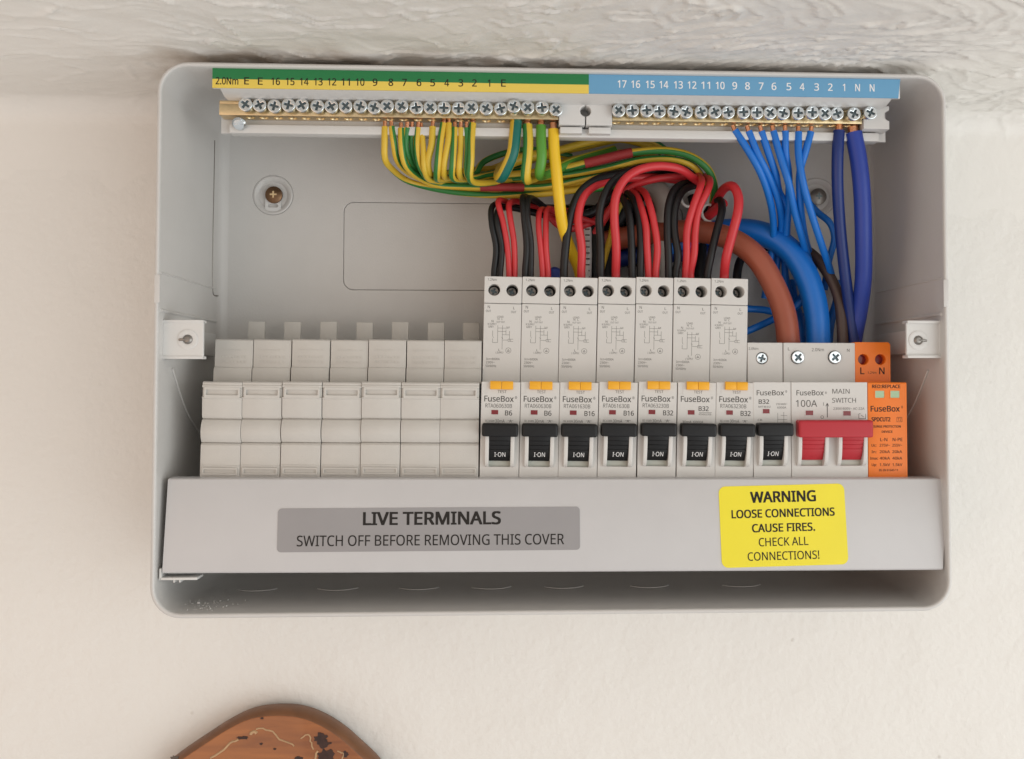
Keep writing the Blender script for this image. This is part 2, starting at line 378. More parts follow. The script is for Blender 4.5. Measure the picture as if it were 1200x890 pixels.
ox0, oz1 = PX(700, 222, DB); ox1, oz0 = PX(792, 322, DB)
inner = rrect(EX-EW/2+10, EX+EW/2-10, EZ-EH/2+10, EZ+EH/2-10, 4)
ko = rrect(kx0, kx1, kz0, kz1, 5)
mk('back_panel', plate([inner, ko, circ(bl, bz, 10.2, 32), circ(br, brz, 10.2, 32)], DB, 1.6, .25), M['shell'], enc, org=ORG)
kp = rrect(kx0+.2, kx1-.2, kz0+.2, kz1-.2, 4.8)
mk('knockout_panel', plate([kp, rrect(ox0, ox1, oz0, oz1, 4)], DB+.05, 1.5, .25), M['shell'], enc, org=ORG)
mk('back_skin', box(EX-EW/2+8, EX+EW/2-8, DB+1.75, DB+2.6, EZ-EH/2+8, EZ+EH/2-8), M['shell'], enc, org=ORG, smooth=False)
for bx, bzz, st in ((bl, bz, True), (br, brz, False)):
    b = mk('mounting_boss', [lathe([(10.1, -1.6), (10.1, .2), (9.4, .5), (8.3, .2), (7.0, -1.2), (6.8, -1.2)], 32, (bx, DB, bzz))], M['shell'], enc, org=ORG)
    if st:
        mk('keyhole_slot', plate([rrect(bx-4, bx+4, bzz-8.5, bzz-1, 1.5), rrect(bx-2.5, bx+2.5, bzz-6.2, bzz-4.6, .7)], DB-.2, 1.2, .2), M['white'], b, org=ORG)
    mk('screw_head', [lathe([(4.4, -.8), (4.3, .4), (2.2, 1.3), (0.6, 1.35)], 20, (bx+.6, DB-1, bzz)), box(bx-1.1, bx+2.3, DB-2.5, DB-2.2, bzz-.4, bzz+.4), box(bx+.2, bx+1.0, DB-2.52, DB-2.2, bzz-1.7, bzz+1.7)], [M['rust'] if st else M['steel_dark']]+[M['brass'] if st else M['recess']]*2, b, org=ORG)
mk('din_rail', [box(EX-162, EX+162, 60, 61.2, -66, -31), box(EX-162, EX+162, 61.2, DB, -55, -42)], M['zinc'], enc, org=ORG)
# ribs and grooves of the side walls
zl0, zl1 = PX(185, 320, 3)[1], PX(190, 362, 6)[1]
for s in (-1, 1):
    xw = EX+s*(EW/2-2.1)
    def xs(y): return EX+s*(EW/2-2.0-2.0*min(1, (y-2)/38)-1.8*max(0, (y-40)/32.5))
    pts = lambda z, e: [(xs(y)-s*e, y, z) for y in (3, 20, 40, 60, DB-5)]
    mk('side_rib', tube(pts(zl1-1, .15), .8, 8), M['shell'], enc, org=ORG)
    mk('side_rib', tube(pts(zl0, -.05), .45, 8), M['shell'], enc, org=ORG)
    gz1, gz0 = PX(254.5, 166, 70)[1], PX(252, 346, 70)[1]
    if s < 0: mk('side_groove', [tube([(xs(68)-s*.05, 68, gz1), (xs(68)-s*.05, 68, gz0+2), (xs(69)-s*.05, 69.5, gz0), (xs(73)-s*.6, 74.5, gz0)], .3, 8)], M['steel_dark'], enc, org=ORG)
    mk('rim_notch', box(min(xw-s*.5, xw+s*1.9), max(xw-s*.5, xw+s*1.9), -.3, 1.5, zl1+2, zl0-1, .4), M['shell'], enc, org=ORG)
    mk('gusset', tube([(xs(16)-s*.4, 16, zl1-26), (xs(30)-s*.6, 34, zl1-45), (xs(60)-s*.4, 62, zl1-62)], .4, 6), M['shell'], enc, org=ORG)
for uu in (300, 395, 490, 575, 660, 760, 868):
    cx = P(uu, 690, 40)[0]; q = [(cx+11*math.cos(a), 46+11*math.sin(a), EZ-EH/2+4.6-.0) for a in np.linspace(-2.5, -.5, 14)]
    mk('knockout_ring', tube(q, .2, 6, smooth_path=False), M['shell'], enc, org=ORG)
dg = []
for k in range(70):
    dx, dy, dr = random.gauss(0, 9), random.uniform(4, 22), random.uniform(.12, .38) if k else .8
    px_ = P(236, 706, 12)[0]+dx; dg.append(move(lathe([(dr*.6, dr), (dr, 0), (dr*.7, -dr*.3)][::-1], 5, (0, 0, 0), 'z'), px_, dy, EZ-EH/2+2.2+dy*.045+dr*.3))
mk('plaster_dust', dg, M['white'], enc, org=ORG, smooth=False)['kind'] = 'stuff'
# fixing posts for the lid
for s, (u0, u1, v0, v1, us, vs) in ((-1, (191, 238, 375, 421, 220, 398)), (1, (1062, 1103, 376, 420, 1076, 399))):
    Y = 6.0; x0, z1 = PX(u0, v0, Y); x1, z0 = PX(u1, v1, Y); cx, cz = PX(us, vs, Y)
    b = mk('fixing_post', [plate([rrect(x0, x1, z0, z1, .8), circ(cx, cz, 2.0, 20)], Y, 1.8, .3), box(x0, x1, Y-1.4 if s > 0 else Y-.4, Y+5, z1-1.3, z1, .3), box(x0, x1, Y-1.4 if s > 0 else Y-.4, Y+5, z0, z0+1.3, .3),
                           lathe([(4.4, -.2), (4.4, .25), (3.9, .45), (2.2, .15), (2.1, -.4)], 24, (cx, Y, cz)),
                           (box(x1-1.2, x1+3, Y-1.0, Y+6, z0, z1, .3) if s > 0 else box(x0-3, x0+1.4, Y+.8, Y+6, z0, z1, .3)), (box(x1-6, x1+4, Y+2, Y+60, z0+3, z1-3, .5) if s > 0 else box(x0-4, x0+6, Y+2, Y+60, z0+3, z1-3, .5))], M['white'], enc, org=ORG)
    mk('screw_tip', [lathe([(2.05, -5), (2.0, .2), (1.2, .9), (.3, 1.0)], 16, (cx, Y, cz)), tube([(cx, Y-.6, cz), (cx-(1.9 if s < 0 else -1.9), Y-.9, cz-.1), (cx-(3.6 if s < 0 else -3.6), Y-.5, cz-.2)], .55, 6)], M['steel_dark'], b, org=ORG)

# ------------------------------------------------------------------ pozi screw (shared mesh)
def screw_geo(r=3.1):
    a, b = r*.64, r*.155
    cross = [(b, a), (b, b), (a, b), (a, -b), (b, -b), (b, -a), (-b, -a), (-b, -b), (-a, -b), (-a, b), (-b, b), (-b, a)]
    head = plate([circ(0, 0, r, 24), cross], -2.2, 1.1, .3)
    return [head, lathe([(r*.98, 0), (r*.98, 1.0)], 24), lathe([(r*.62, -9), (r*.62, 0)], 12), lathe([(r*.66, 1.0), (r*.66, 1.12)], 12)]
_scr = {}
def screw(parent, x, y, z, rot, org, r=3.1, name='terminal_screw', m='zinc'):
    k = (r, m)
    if k not in _scr:
        o = mk(name, screw_geo(r), [M[m]]*3+[M['recess']], parent); _scr[k] = o
    else:
        o = _scr[k].copy(); COL.objects.link(o); o.parent = parent; o.name = name
    o.location = Vector((x-org[0], y-org[1], z-org[2]))*S; o.rotation_euler = (0, rot, 0)
    return o

# ------------------------------------------------------------------ terminal carrier with its marking strip
YS, YB = 2.4, 17.0                                    # strip front, bar front
sl = P(249, 79, YS); sr = P(1055, 91, YS); slb = P(250, 105, YS); srb = P(1053, 113.5, YS)
SXL, SXR = sl[0], sr[0]; SZT = (sl[2]+sr[2])/2; SZB = (slb[2]+srb[2])/2; slope = (sr[2]-sl[2])/(SXR-SXL)
SZT = min(SZT, EZ+EH/2-2.1)
TO = (0, YS, SZB)
car = thing('terminal_carrier', 'white plastic terminal carrier along the top with green, yellow and blue numbered strip', 'terminal carrier', TO)
def zl(x, dz=0): return dz
mid = P(690, 95, YS)[0]; zsplit = PX(450, 95.8, YS)[1]
b0 = P(258, 129, YB); b1 = P(1014, 135, YB)
zbt = (P(300, 120.5, YB)[2]+P(900, 125.5, YB)[2])/2; zbb = zbt-6.6
clx0, clx1 = PX(655, 120, YB)[0], PX(717, 120, YB)[0]; clm = PX(686, 130, YB)[0]
XL, XR = P(262, 130, 22)[0], P(1036, 130, 22)[0]
endx0, endx1 = PX(1011, 130, YB)[0], PX(1041, 130, YB)[0]
mk('rail', [box(SXL, SXR, YS+.5, YS+2, SZB, SZT, .2),
            prof([(YS+1.0, SZB), (YS+1.0, SZB+1.6), (YB+10, SZB-2.4+1.6), (YB+10, zbt+.3), (YS+8, SZB-1.6)], SXL+3.0, SXR-3.5, .25),
            box(XL-2, XR+2, YB+8.6, YB+10.5, zbb-6.2, zbt+3, .2), box(XL+3, XR-3, YB+3.6, YB+10.4, zbb-7.2, zbb-3.2, .5)], M['white'], car, org=TO)
def clip(xa, xb, notch):
    cxn = clm if notch != 'end' else endx1+.2
    z0, z1 = zbb-2.6, zbt+1.6; zc = (z0+z1)/2+1
    arc = [(cxn+2.5*math.cos(a), zc+2.5*math.sin(a)) for a in np.linspace(math.pi/2, 3*math.pi/2, 9)]
    if notch == 'right' or notch == 'end': o = [(xb, z0), (xb, zc-2.5)]+[p for p in arc[::-1] if p[0] < xb]+[(xb, zc+2.5), (xb, z1), (xa, z1), (xa, z0)]
    else:
        arc = [(cxn+2.5*math.cos(a), zc+2.5*math.sin(a)) for a in np.linspace(-math.pi/2, math.pi/2, 9)]
        o = [(xa, zc-2.5)]+[p for p in arc if p[0] > xa]+[(xa, zc+2.5), (xa, z1), (xb, z1), (xb, z0), (xa, z0)]
    return plate([o], YB-1.2, 9.5, .3)
mk('bar_clip', [clip(clx0, clm-.3, 'right'), box(clx0+.5, clm-1.5, YB-.6, YB+6, zbb-6.4, zbb-3.4, .5)], M['white'], car, org=TO)
mk('bar_clip', [clip(clm+.3, clx1, 'left'), box(clm+1.5, clx1-.5, YB-.6, YB+6, zbb-6.4, zbb-3.4, .5)], M['white'], car, org=TO)
mk('bar_clip', [clip(endx0, endx1, 'end')], M['white'], car, org=TO)
mk('green_band', box(SXL, mid, YS, YS+.48, zsplit, SZT), M['strip_green'], car, org=TO, smooth=False)
mk('yellow_band', box(SXL, mid, YS, YS+.48, SZB, zsplit), M['strip_yellow'], car, org=TO, smooth=False)
mk('blue_band', plate([[(mid+.02, SZB), (SXR-1.0, SZB), (SXR, SZT), (mid+.02, SZT)]], YS, .48, .02), M['strip_blue'], car, org=TO, smooth=False)
en = [('2.0Nm', 266, 95), ('E', 289, 95), ('E', 305, 95.3)]+[(str(16-i), u, 95.6+i*.13) for i, u in enumerate((323, 340, 356.5, 373, 389, 405, 422, 439.5, 458, 474, 491, 507, 523.5, 540, 556, 573))]+[('E', 590, 97.5)]
g = []
for s, u, v in en:
    x, z = PX(u, v+4.3, YS); g.append(text(s, x, z, {1: 2.1, 2: 3.8}.get(len(s), 9.8) if s != '1' else 1.1, 3.2, YS, .008))
mk('black_numbers', g, M['ink'], car, org=TO, smooth=False)
nn = list(zip(['17', '16', '15', '14', '13', '12', '11', '10', '9', '8', '7', '6', '5', '4', '3', '2', '1', 'N', 'N'],
              (729, 745, 762, 778, 795, 811, 827, 844, 861, 876, 892, 907, 924.5, 940, 957, 973, 989, 1005, 1022)))
g = []
for i, (s, u) in enumerate(nn):
    x, z = PX(u, 98.5+i*.25+4.5, YS); g.append(text(s, x, z, ({1: 2.2, 2: 4.0}[len(s)]) if s != '1' else 1.1, 3.3, YS, .008))
mk('white_numbers', g, M['ink_white'], car, org=TO, smooth=False)

# ------------------------------------------------------------------ the two brass bars
def brass_bar(name, label, us, x0, x1, long_ones):
    o = ((x0+x1)/2, YB, zbb); t = thing(name, label, 'terminal bar', o)
    xs_ = [P(u, 130, YB)[0] for u in us]
    outl = [(x0, YB), (x1, YB), (x1, YB+8), (x0, YB+8)]
    holes = [circ(x, YB+4.2, 2.0, 14) for x in xs_]
    mk('bar', [plate([outl]+holes, zbb, 5.2, .12, 'z'), box(x0, x1, YB, YB+8, zbb+5.2, zbt, .15)], M['brass'], t, org=o)
    for i, x in enumerate(xs_):
        d = long_ones.get(i, random.uniform(2.2, 3.6))
        screw(t, x, YB-d, (zbb+zbt)/2+random.uniform(-.15, .25), random.uniform(0, 1.57), o)
    return xs_, t
eus = [291, 307, 324, 341, 356.5, 374, 390, 407, 424, 440, 455.5, 472, 489, 505, 521, 538, 553, 570, 587, 602, 618, 634.5, 651]
nus = [723.7, 739.5, 756, 770.8, 787.4, 802, 819.7, 835, 850.5, 868, 884, 899, 914.5, 932, 947, 963, 977.5, 996, 1014]
ex, ebar = brass_bar('earth_bar', 'brass earth terminal bar with screws under the green and yellow strip', eus, P(257, 130, YB)[0], clx0-.3, {10: 4.6, 16: 4.8, 19: 7.2, 20: 5, 21: 5.4, 11: 4.2})
nx_, nbar = brass_bar('neutral_bar', 'brass neutral terminal bar with screws under the blue strip', nus, clx1+.3, P(1010, 130, YB)[0], {18: 4.8, 14: 4.4})
o = lathe([(0.5, 1.6), (2.4, 1.3), (3.2, .3), (3.2, -.5)][::-1], 20, (0, 0, 0)); q = P(280, 145, YB+1)
so = mk('end_screw', [o, box(-2, 2, -1.75, -1.5, -.3, .3)], M['zinc'], ebar); so.location = Vector((q[0]-(ex[0]*0+(P(257, 130, YB)[0]+clx0-.3)/2), 1.5, q[2]-zbb))*S; so.rotation_euler = (math.radians(35), 0, 0)

# ------------------------------------------------------------------ modules on the rail
YN = 12.5; NB = -81.39; NH = 43.6; SH = 15.0
ub = [234, 281, 328.5, 375.6, 422.3, 469, 515, 561.6, 607.9, 653.6, 699.6, 746.3, 792.5, 837.5, 883, 927.7, 1017.7, 1064]
bx_ = [P(u, 561, YN)[0] for u in ub]

def arc_profile(n, r0):
    return [(r0*math.cos(a), r0*math.sin(a)) for a in np.linspace(0, math.pi/2, n)]

# blank covers
def blank():
    W = (bx_[7]-bx_[0])/7-.32
    t = thing('blank_module', '', 'blank module', group='blank modules filling the left of the row')
    nose = [(0.6, 0), (0, .6), (0, 15.4), (.9, 16.3), (1.7, 16.5), (.7, 16.8), (-.6, 18.8), (-1.2, 21.6), (-.6, 24.4), (.7, 26.6), (1.9, 27.0), (1.0, 27.5), (0.5, 28.7), (.1, 34), (0, 35.9), (-.5, 36.2), (-.5, 36.6), (.5, 36.9), (.5, 40.8), (-.4, 41.1), (-.4, 41.9), (.1, 42.2), (0, 43.0), (.6, NH), (SH+6, NH), (SH+6, 0)]
    mk('front', prof(nose, 0, W, .12), M['blank'], t)
    sho = [(SH-1.6, 43.2), (SH-1.6, 48.9), (SH-.9, 50.2), (SH, 50.3), (SH, 62.6), (SH+.6, 63.2), (SH+26, 63.2), (SH+26, 43.2)]
    mk('shoulder', prof(sho, .75, W+.55, .2), M['blank'], t)
    mk('lower_shoulder', prof([(SH, -18), (SH, 0), (SH+26, 0), (SH+26, -18)], .3, W-.3, .2), M['blank'], t)
    mk('slot_rim', [plate([rrect(.8, W-.8, 36.5, 41.2, .5), rrect(1.7, W-1.7, 37.7, 40.0, .3)], -.6, 1.4, .12)], M['blank'], t)
    mk('slot_rim', [plate([rrect(.8, W-.8, 2.4, 5.6, .5), rrect(1.7, W-1.7, 3.2, 4.8, .3)], -.7, .9, .12), box(.3, W-.3, -.35, .3, 6.2, 6.7, .15)], M['blank'], t)
    mk('rear_tab', box(W*.46, W*.46+8.2, 44, 46, 58, 73.4, .6), M['blank'], t)
    g = []
    for k, z in enumerate((58.2, 55.2, 53)):
        x = 2.6+k*.4
        while x < W-2.6:
            l = random.uniform(.6, 1.3) if k else W-7
            g.append(box(x+(1 if not k else 0), min(x+l, W-2), SH-.22, SH+.1, z-.5 if k else z+.15, z+.5 if k else z+.4)); x += l+.45
    mk('embossing', g, M['blank'], t, smooth=False)['kind'] = 'stuff'
    return t
ords = ['first', 'second', 'third', 'fourth', 'fifth', 'sixth', 'seventh']
bl0 = blank()
blab = ['white blank module at the far left end of the row'] + ['%s white blank module from the left end of the row' % k for k in ords[1:6]] + ['white blank module touching the first tall breaker']
for i in range(7):
    t = bl0 if i == 0 else dup(bl0, '')
    t['label'] = blab[i]; t.location = Vector((bx_[i], YN+random.uniform(-.4, .4), NB+random.uniform(-.3, .3)))*S; t.rotation_euler = (0, math.radians(1.0-.1*i), 0)
bl0.location = Vector((bx_[0], YN, NB))*S

# toggle, cheeks, flags shared by breakers
def toggle_geo(W, bar0, bar1, x0, x1, zb=19.2, zt=25.3, out=6.2):
    """bar across the module and curved paddle under it"""
    barp = [(-.8, zt), (-out, zt-.2), (-out-.1, zb), (-.8, zb+.3)]
    pad = [(1.5, 8.1), (.0, 8.3), (-1.4, 10.4), (-2.6, 13.2), (-2.3, 13.5), (-3.2, 15.2), (-2.9, 15.5), (-3.7, 17.2), (-3.5, 17.5), (-4.3, 19.2), (-4.3, 21), (1.5, 23)]
    return [prof(barp, bar0, bar1, 1.25, 4)], [prof(pad, a, b, .1) for a, b in zip(x0, x1)]
def cheek(x0, x1):
    a = [(0.4, 5.5)]+[(-3.9*math.sin(t)**.8, 5.5+13.5*(1-math.cos(t))/1.0) for t in np.linspace(.12, math.pi/2, 7)]+[(-3.9, 20.5), (.4, 23)]
    return prof(a, x0, x1, .3)
def breaker_front(t, W, opens, m='module'):
    """nose plate with toggle openings"""
    pl = plate([rrect(0, W, -1.5, NH, .35)]+[rrect(a, b, 5.6, 24.0, .4) for a, b in opens], 0, 2.2, .25)
    g = [pl, box(0.05, W-.05, 3.4, SH+8, -1.5, NH-.1, .2)]
    sides = [box(0.02, 1.0, 1.0, 5, -1.45, NH-.05), box(W-1.0, W-.02, 1.0, 5, -1.45, NH-.05), box(.5, W-.5, 1, 5, NH-1.2, NH-.06), box(.5, W-.5, 1, 5, -1.4, -.2)]
    for a, b in opens: g += [cheek(a-1.7, a+.05), cheek(b-.05, b+1.7)]
    mk('front', g+sides, M[m], t)
    mk('toggle_recess', [box(a+.02, b-.02, 2.0, 3.6, 5.3, 24.2) for a, b in opens], M['greenish'], t, smooth=False)
def lower_shoulder(t, W, m='module'):
    mk('lower_shoulder', prof([(SH, -18.5), (SH, -1.5), (SH+26, -1.5), (SH+26, -18.5)], .2, W-.2, .2), M[m], t)
def flag(t, x, z, w=3.8, h=2.7):
    mk('status_flag', [plate([rrect(x, x+w, z, z+h, .3), rrect(x+.35, x+w-.35, z+.35, z+h-.35, .2)], -.12, .4, .08)], M['module'], t)
    mk('flag_window', [box(x+.3, x+w-.3, -.03, .3, z+.3, z+h-.3)], M['window'], t, smooth=False)

RW = 17.45; RT = 92.8
def tall_breaker(kind, dz=0):
    t = thing('residual_current_breaker', '', 'breaker', group='tall breakers in the middle of the row')
    W = RW; H0 = RT-12.6
    breaker_front(t, W, [(3.9, 13.6)]); lower_shoulder(t, W)
    cov = plate([rrect(0, W, H0+.12, RT, .4), circ(4.6, RT-6.3, 2.75, 28), circ(13.0, RT-6.3, 2.75, 28)], SH, 13, .25)
    mk('terminal_housing', [cov, box(0.05, W-.05, SH+12.9, SH+32, H0-10, RT-.05, .3)], M['module'], t)
    mk('upper_front', [plate([rrect(0, W, 42.5, H0-.12, .35)], SH, 3, .25), box(.05, W-.05, SH+2.5, SH+32, 42, H0+1, .2)], M['module'], t)
    for x in (4.6, 13.0):
        mk('terminal_well', lathe([(2.9, 0), (2.9, .4)], 20, (x, SH+12.95, RT-6.3)), M['cavity'], t)
        s = screw(t, x-.2, SH+(9.0 if x < 9 else 11.5), RT-6.4, random.uniform(0, 1.5), (0, 0, 0), 2.3, 'terminal_screw', 'steel_dark')
    mk('test_button', [prof([(.5, NH-3.5), (-1.3, NH-3.3), (-1.5, NH-1), (-1.0, NH+.2), (.5, NH+.5)], 3.9, 9.0, .2), prof([(.5, NH-3.5), (-1.3, NH-3.3), (-1.4, NH-1), (-1.0, NH+.2), (.5, NH+.5)], 9.12, 14.2, .2)], M['test'], t)
    mk('test_surround', [box(2.2, 2.5, -.15, .2, NH-5.4, NH-.5), box(.6, 2.4, -.15, .2, NH-5.5, NH-5.2)], M['module'], t, smooth=False)
    flag(t, 4.3, 28.6)
    bar_, pad = toggle_geo(W, .7, W-.6, [4.1], [13.4])
    tg = mk('toggle', bar_+pad, M['black'], t)
    on = text('I\u00b7ON', 8.9, 10.2, 4.9, 2.0, 0, .0)
    mk('toggle_lettering', ([(x, -.45-(z-8.6)*.52-.3, z) for x, y, z in on[0]], on[1]), M['ink_white'], tg, smooth=False)
    # printing
    model, rating = kind
    br_ = [text('FuseBox', 8.0, NH-8.9, 13.2, 2.6, 0, .008), text('\u00ae', 15.6, NH-7.5, 1.0, 1.2, 0)]
    mk('brand_lettering', br_, M['ink_soft'], t, smooth=False)
    small = [text('TEST', 9.3, NH-5.0, 4.0, 1.25, 0, 0)]
    if model:
        small += [text(model, 7.9, NH-11.6, 11.9, 1.75, 0, 0), text('IEC 61009', 4, NH-18.0, 4.2, .9, 0), text('30mA', 8.6, NH-18.2, 4.2, 1.35, 0), text('A', 13.3, NH-18.1, 1.2, 1.2, 0)]
        small += [bar2(12, NH-17.2, 14.6, NH-17.2, .12, 0), bar2(12, NH-18.7, 14.6, NH-18.7, .12, 0)]
        rt = [text(rating, 12.4 if len(rating) == 2 else 13.6, NH-15.0, 3.2 if len(rating) == 2 else 4.6, 2.2, 0, .006)]
    else:
        small += [text('RTA063230B', 12.6, NH-14.8, 5.6, .8, 0), bar2(9.8, NH-13.6, 15.6, NH-13.6, .15, 0), text('30mA  6000A', 7, NH-18.5, 9.6, 1.1, 0)]
        rt = [text(rating, 11.9, NH-12.9, 4.6, 2.1, 0, .006)]
    mk('rating_lettering', rt, M['ink'], t, smooth=False)
    def C(zx, zy): return (zx-75)/16.2, RT-(zy-90)/16.2-dz
    y = SH
    small += [text('1.2Nm', 3.6, RT-2.1, 4.2, 1.1, y)]
    for s, zx, zy, w_, h_ in (('N', 112, 332, 1.0, 1.3), ('OUT', 110, 361, 2.4, 1.0), ('L', 302, 336, .8, 1.2), ('OUT', 300, 365, 2.4, 1.0)):
        x, z = C(zx, zy); small.append(text(s, x, z+dz, w_, h_, y))
    for s, zx, zy, w_, h_ in (('LOAD', 200, 402, 2.9, .9), ('N  L', 200, 418, 2.4, .8), ('OUT OUT', 204, 440, 3.8, .75), ('N', 142, 437, .9, 1.0), ('N SUPPLY', 140, 458, 4.0, .9), ('GREY', 132, 478, 2.6, .9), ('Id', 259, 480, 1.3, .8), ('L', 197, 652, .7, 1.0), ('L SUPPLY', 200, 672, 3.6, .9)):
        x, z = C(zx, zy); small.append(text(s, x, z, w_, h_, y))
    for s, zx, zy, w_, h_ in (('Icn=6000A', 152, 722, 6.2, 1.0), ('230V~', 132, 748, 4.0, 1.0), ('50/60Hz', 137, 775, 4.9, 1.05)):
        x, z = C(zx, zy); small.append(text(s, x, z+dz*.6, w_, h_, y))
    mk('small_lettering', small, M['ink_soft'], t, smooth=False)
    dl = []
    for x0, y0, x1, y1 in ((183, 460, 183, 590), (218, 460, 218, 640), (183, 480, 262, 480), (183, 505, 245, 505), (145, 500, 145, 540), (145, 540, 152, 555), (145, 590, 183, 590), (145, 560, 145, 590), (218, 530, 272, 530), (272, 500, 272, 575), (245, 490, 245, 530), (222, 570, 262, 570), (262, 562, 300, 562), (262, 580, 300, 580), (262, 562, 262, 580), (281, 562, 281, 580), (212, 548, 224, 560)):
        a = C(x0, y0); b = C(x1, y1); dl.append(bar2(*a, *b, .13, y))
    cx_, cz_ = C(266, 648)
    pts = circ(cx_, cz_, 1.25, 12)
    dl += [bar2(*pts[i], *pts[(i+1) % 12], .13, y) for i in range(12)]+[bar2(cx_-.5, cz_-.4, cx_+.5, cz_-.4, .2, y), bar2(cx_-.5, cz_-.4, cx_, cz_+.5, .15, y), bar2(cx_+.5, cz_-.4, cx_, cz_+.5, .15, y)]
    mk('wiring_diagram', dl, M['ink_soft'], t, smooth=False)
    return t
protos = {}
kinds = [('RTA060630B', 'B6'), ('RTA060630B', 'B6'), ('RTA061630B', 'B16'), ('RTA061630B', 'B16'), ('RTA063230B', 'B32'), (None, 'B32'), ('RTA063230B', 'B32')]
rlab = ['tall white breaker marked B6 next to the blank modules', 'tall white breaker marked B6, second from the blank modules', 'tall white breaker marked B16 beside a B6 breaker',
        'tall white breaker marked B16 beside a B32 breaker', 'tall white breaker marked B32 beside a B16 breaker', 'tall white breaker with B32 printed higher, no long code line', 'tall white breaker marked B32 at right end, beside the short breaker']
for i, k in enumerate(kinds):
    if k in protos: t = dup(protos[k], rlab[i])
    else:
        t = tall_breaker(k, 2.6 if k[0] is None else 0); protos[k] = t; t['label'] = rlab[i]
    x = bx_[7+i]; tx = P((567.9, 612.4, 656.9, 701.6, 745.8, 790, 834)[i], 327, YN+SH)[0]
    t.location = Vector((x+.1, YN+random.uniform(-.2, .2), NB+random.uniform(-.2, .2)))*S
    t.rotation_euler = (0, (tx-x-.1)/(RT+1), 0)

# short single-pole breaker
MT = 62.3
def shoulder_block(t, x0, x1, holes, m, top=MT, chamfer=0, name='terminal_housing'):
    o = [(x0, 42.5), (x1, 42.5), (x1, top-chamfer), (x1-chamfer, top), (x0, top)] if chamfer else rrect(x0, x1, 42.5, top, .4)
    mk(name, [plate([o]+[circ(hx, hz, r, 26) for hx, hz, r in holes], SH, 5, .3), box(x0+.05, x1-.05-chamfer*.6, SH+4.8, SH+32, 42, top-.1, .3)], M[m], t)
W = bx_[15]-bx_[14]-.2
t = thing('single_pole_breaker', 'short white B32 breaker between the tall breakers and the red switch', 'breaker', (bx_[14]+.1, YN, NB))
breaker_front(t, W, [(3.6, 13.2)]); lower_shoulder(t, W)
hx = P(893, 420, YN+SH)[0]-bx_[14]-.1; hz = P(893, 420, YN+SH)[2]-NB
shoulder_block(t, 1.2, W+.6, [(hx, hz, 2.9)], 'module')
mk('terminal_well', lathe([(3, 0), (3, .4)], 20, (hx, SH+5.0, hz)), M['cavity'], t)
screw(t, hx, SH+2.6, hz, .3, (0, 0, 0), 2.6)
bar_, pad = toggle_geo(W, .6, W-.4, [3.8], [13.0]); tg = mk('toggle', bar_+pad, M['black'], t)
on = text('I\u00b7ON', 8.4, 10.2, 4.9, 2.0, 0, .0); mk('toggle_lettering', ([(x, -.45-(z-8.6)*.52-.3, z) for x, y, z in on[0]], on[1]), M['ink_white'], tg, smooth=False)
flag(t, 4.0, 29.0)
mk('brand_lettering', [text('FuseBox', 7.9, NH-6.0, 12.6, 2.3, 0, .005), text('\u00ae', 15.2, NH-4.8, .8, 1.1, 0)], M['ink_soft'], t, smooth=False)
mk('rating_lettering', [text('B32', 4.9, NH-9.9, 4.8, 2.0, 0, .006)], M['ink'], t, smooth=False)
mk('small_lettering', [text('MTB32', 5.2, NH-11.6, 5.6, .8, 0), text('230/400V~', 13.1, NH-10.4, 5.2, .8, 0), text('6000A', 13.1, NH-12, 4.2, .9, 0), text('2.0Nm', 4.0, MT-3.4, 4.6, 1.1, SH), text('CB', 3, NH-17.6, 2, .8, 0)]
   + [bar2(11.2, NH-14, 11.2, NH-18.6, .12, 0), bar2(14, NH-13.6, 14, NH-18.6, .12, 0), bar2(11.2, NH-17, 15.6, NH-17, .12, 0), bar2(12.6, NH-15.2, 15.6, NH-15.2, .12, 0)], M['ink_soft'], t, smooth=False)

# red main switch, two modules wide
W = bx_[16]-bx_[15]-.2
t = thing('main_switch', 'white double-width main switch with a wide red toggle bar', 'switch', (bx_[15]+.1, YN, NB))
breaker_front(t, W, [(3.8, 14.4), (22.2, 32.2)]); lower_shoulder(t, W)
hs = [tuple((P(u, 419, YN+SH)-np.array([bx_[15]+.1, 0, NB]))[[0, 2]]) for u in (934.5, 978)]
shoulder_block(t, .8, W-.2, [(a, b, 3.1) for a, b in hs], 'module')
for a, b in hs:
    mk('terminal_well', lathe([(3.2, 0), (3.2, .4)], 20, (a, SH+5.0, b)), M['cavity'], t)
    screw(t, a, SH+1.0, b, random.uniform(.2, 1.2), (0, 0, 0), 2.95)
bar_, pad = toggle_geo(W, 1.5, W+.3, [4.0, 22.4], [14.2, 32.0], 18.6, 26.6, 6.6)
mk('toggle', bar_+pad, M['red'], t)
flag(t, 6.2, 28.2, 4.2, 2.8); flag(t, 23.6, 28.0, 4.2, 2.8)
mk('brand_lettering', [text('FuseBox', 8.7, NH-6.0, 12.6, 2.3, 0, .005), text('\u00ae', 16.0, NH-5.4, .8, 1.1, 0)], M['ink_soft'], t, smooth=False)
mk('rating_lettering', [text('100A', 7.0, NH-11.2, 9.8, 3.0, 0, 0), text('MAIN', 23.0, NH-5.2, 8.0, 2.1, 0, 0), text('SWITCH', 24.4, NH-9.3, 11, 2.1, 0, 0)], M['ink_soft'], t, smooth=False)
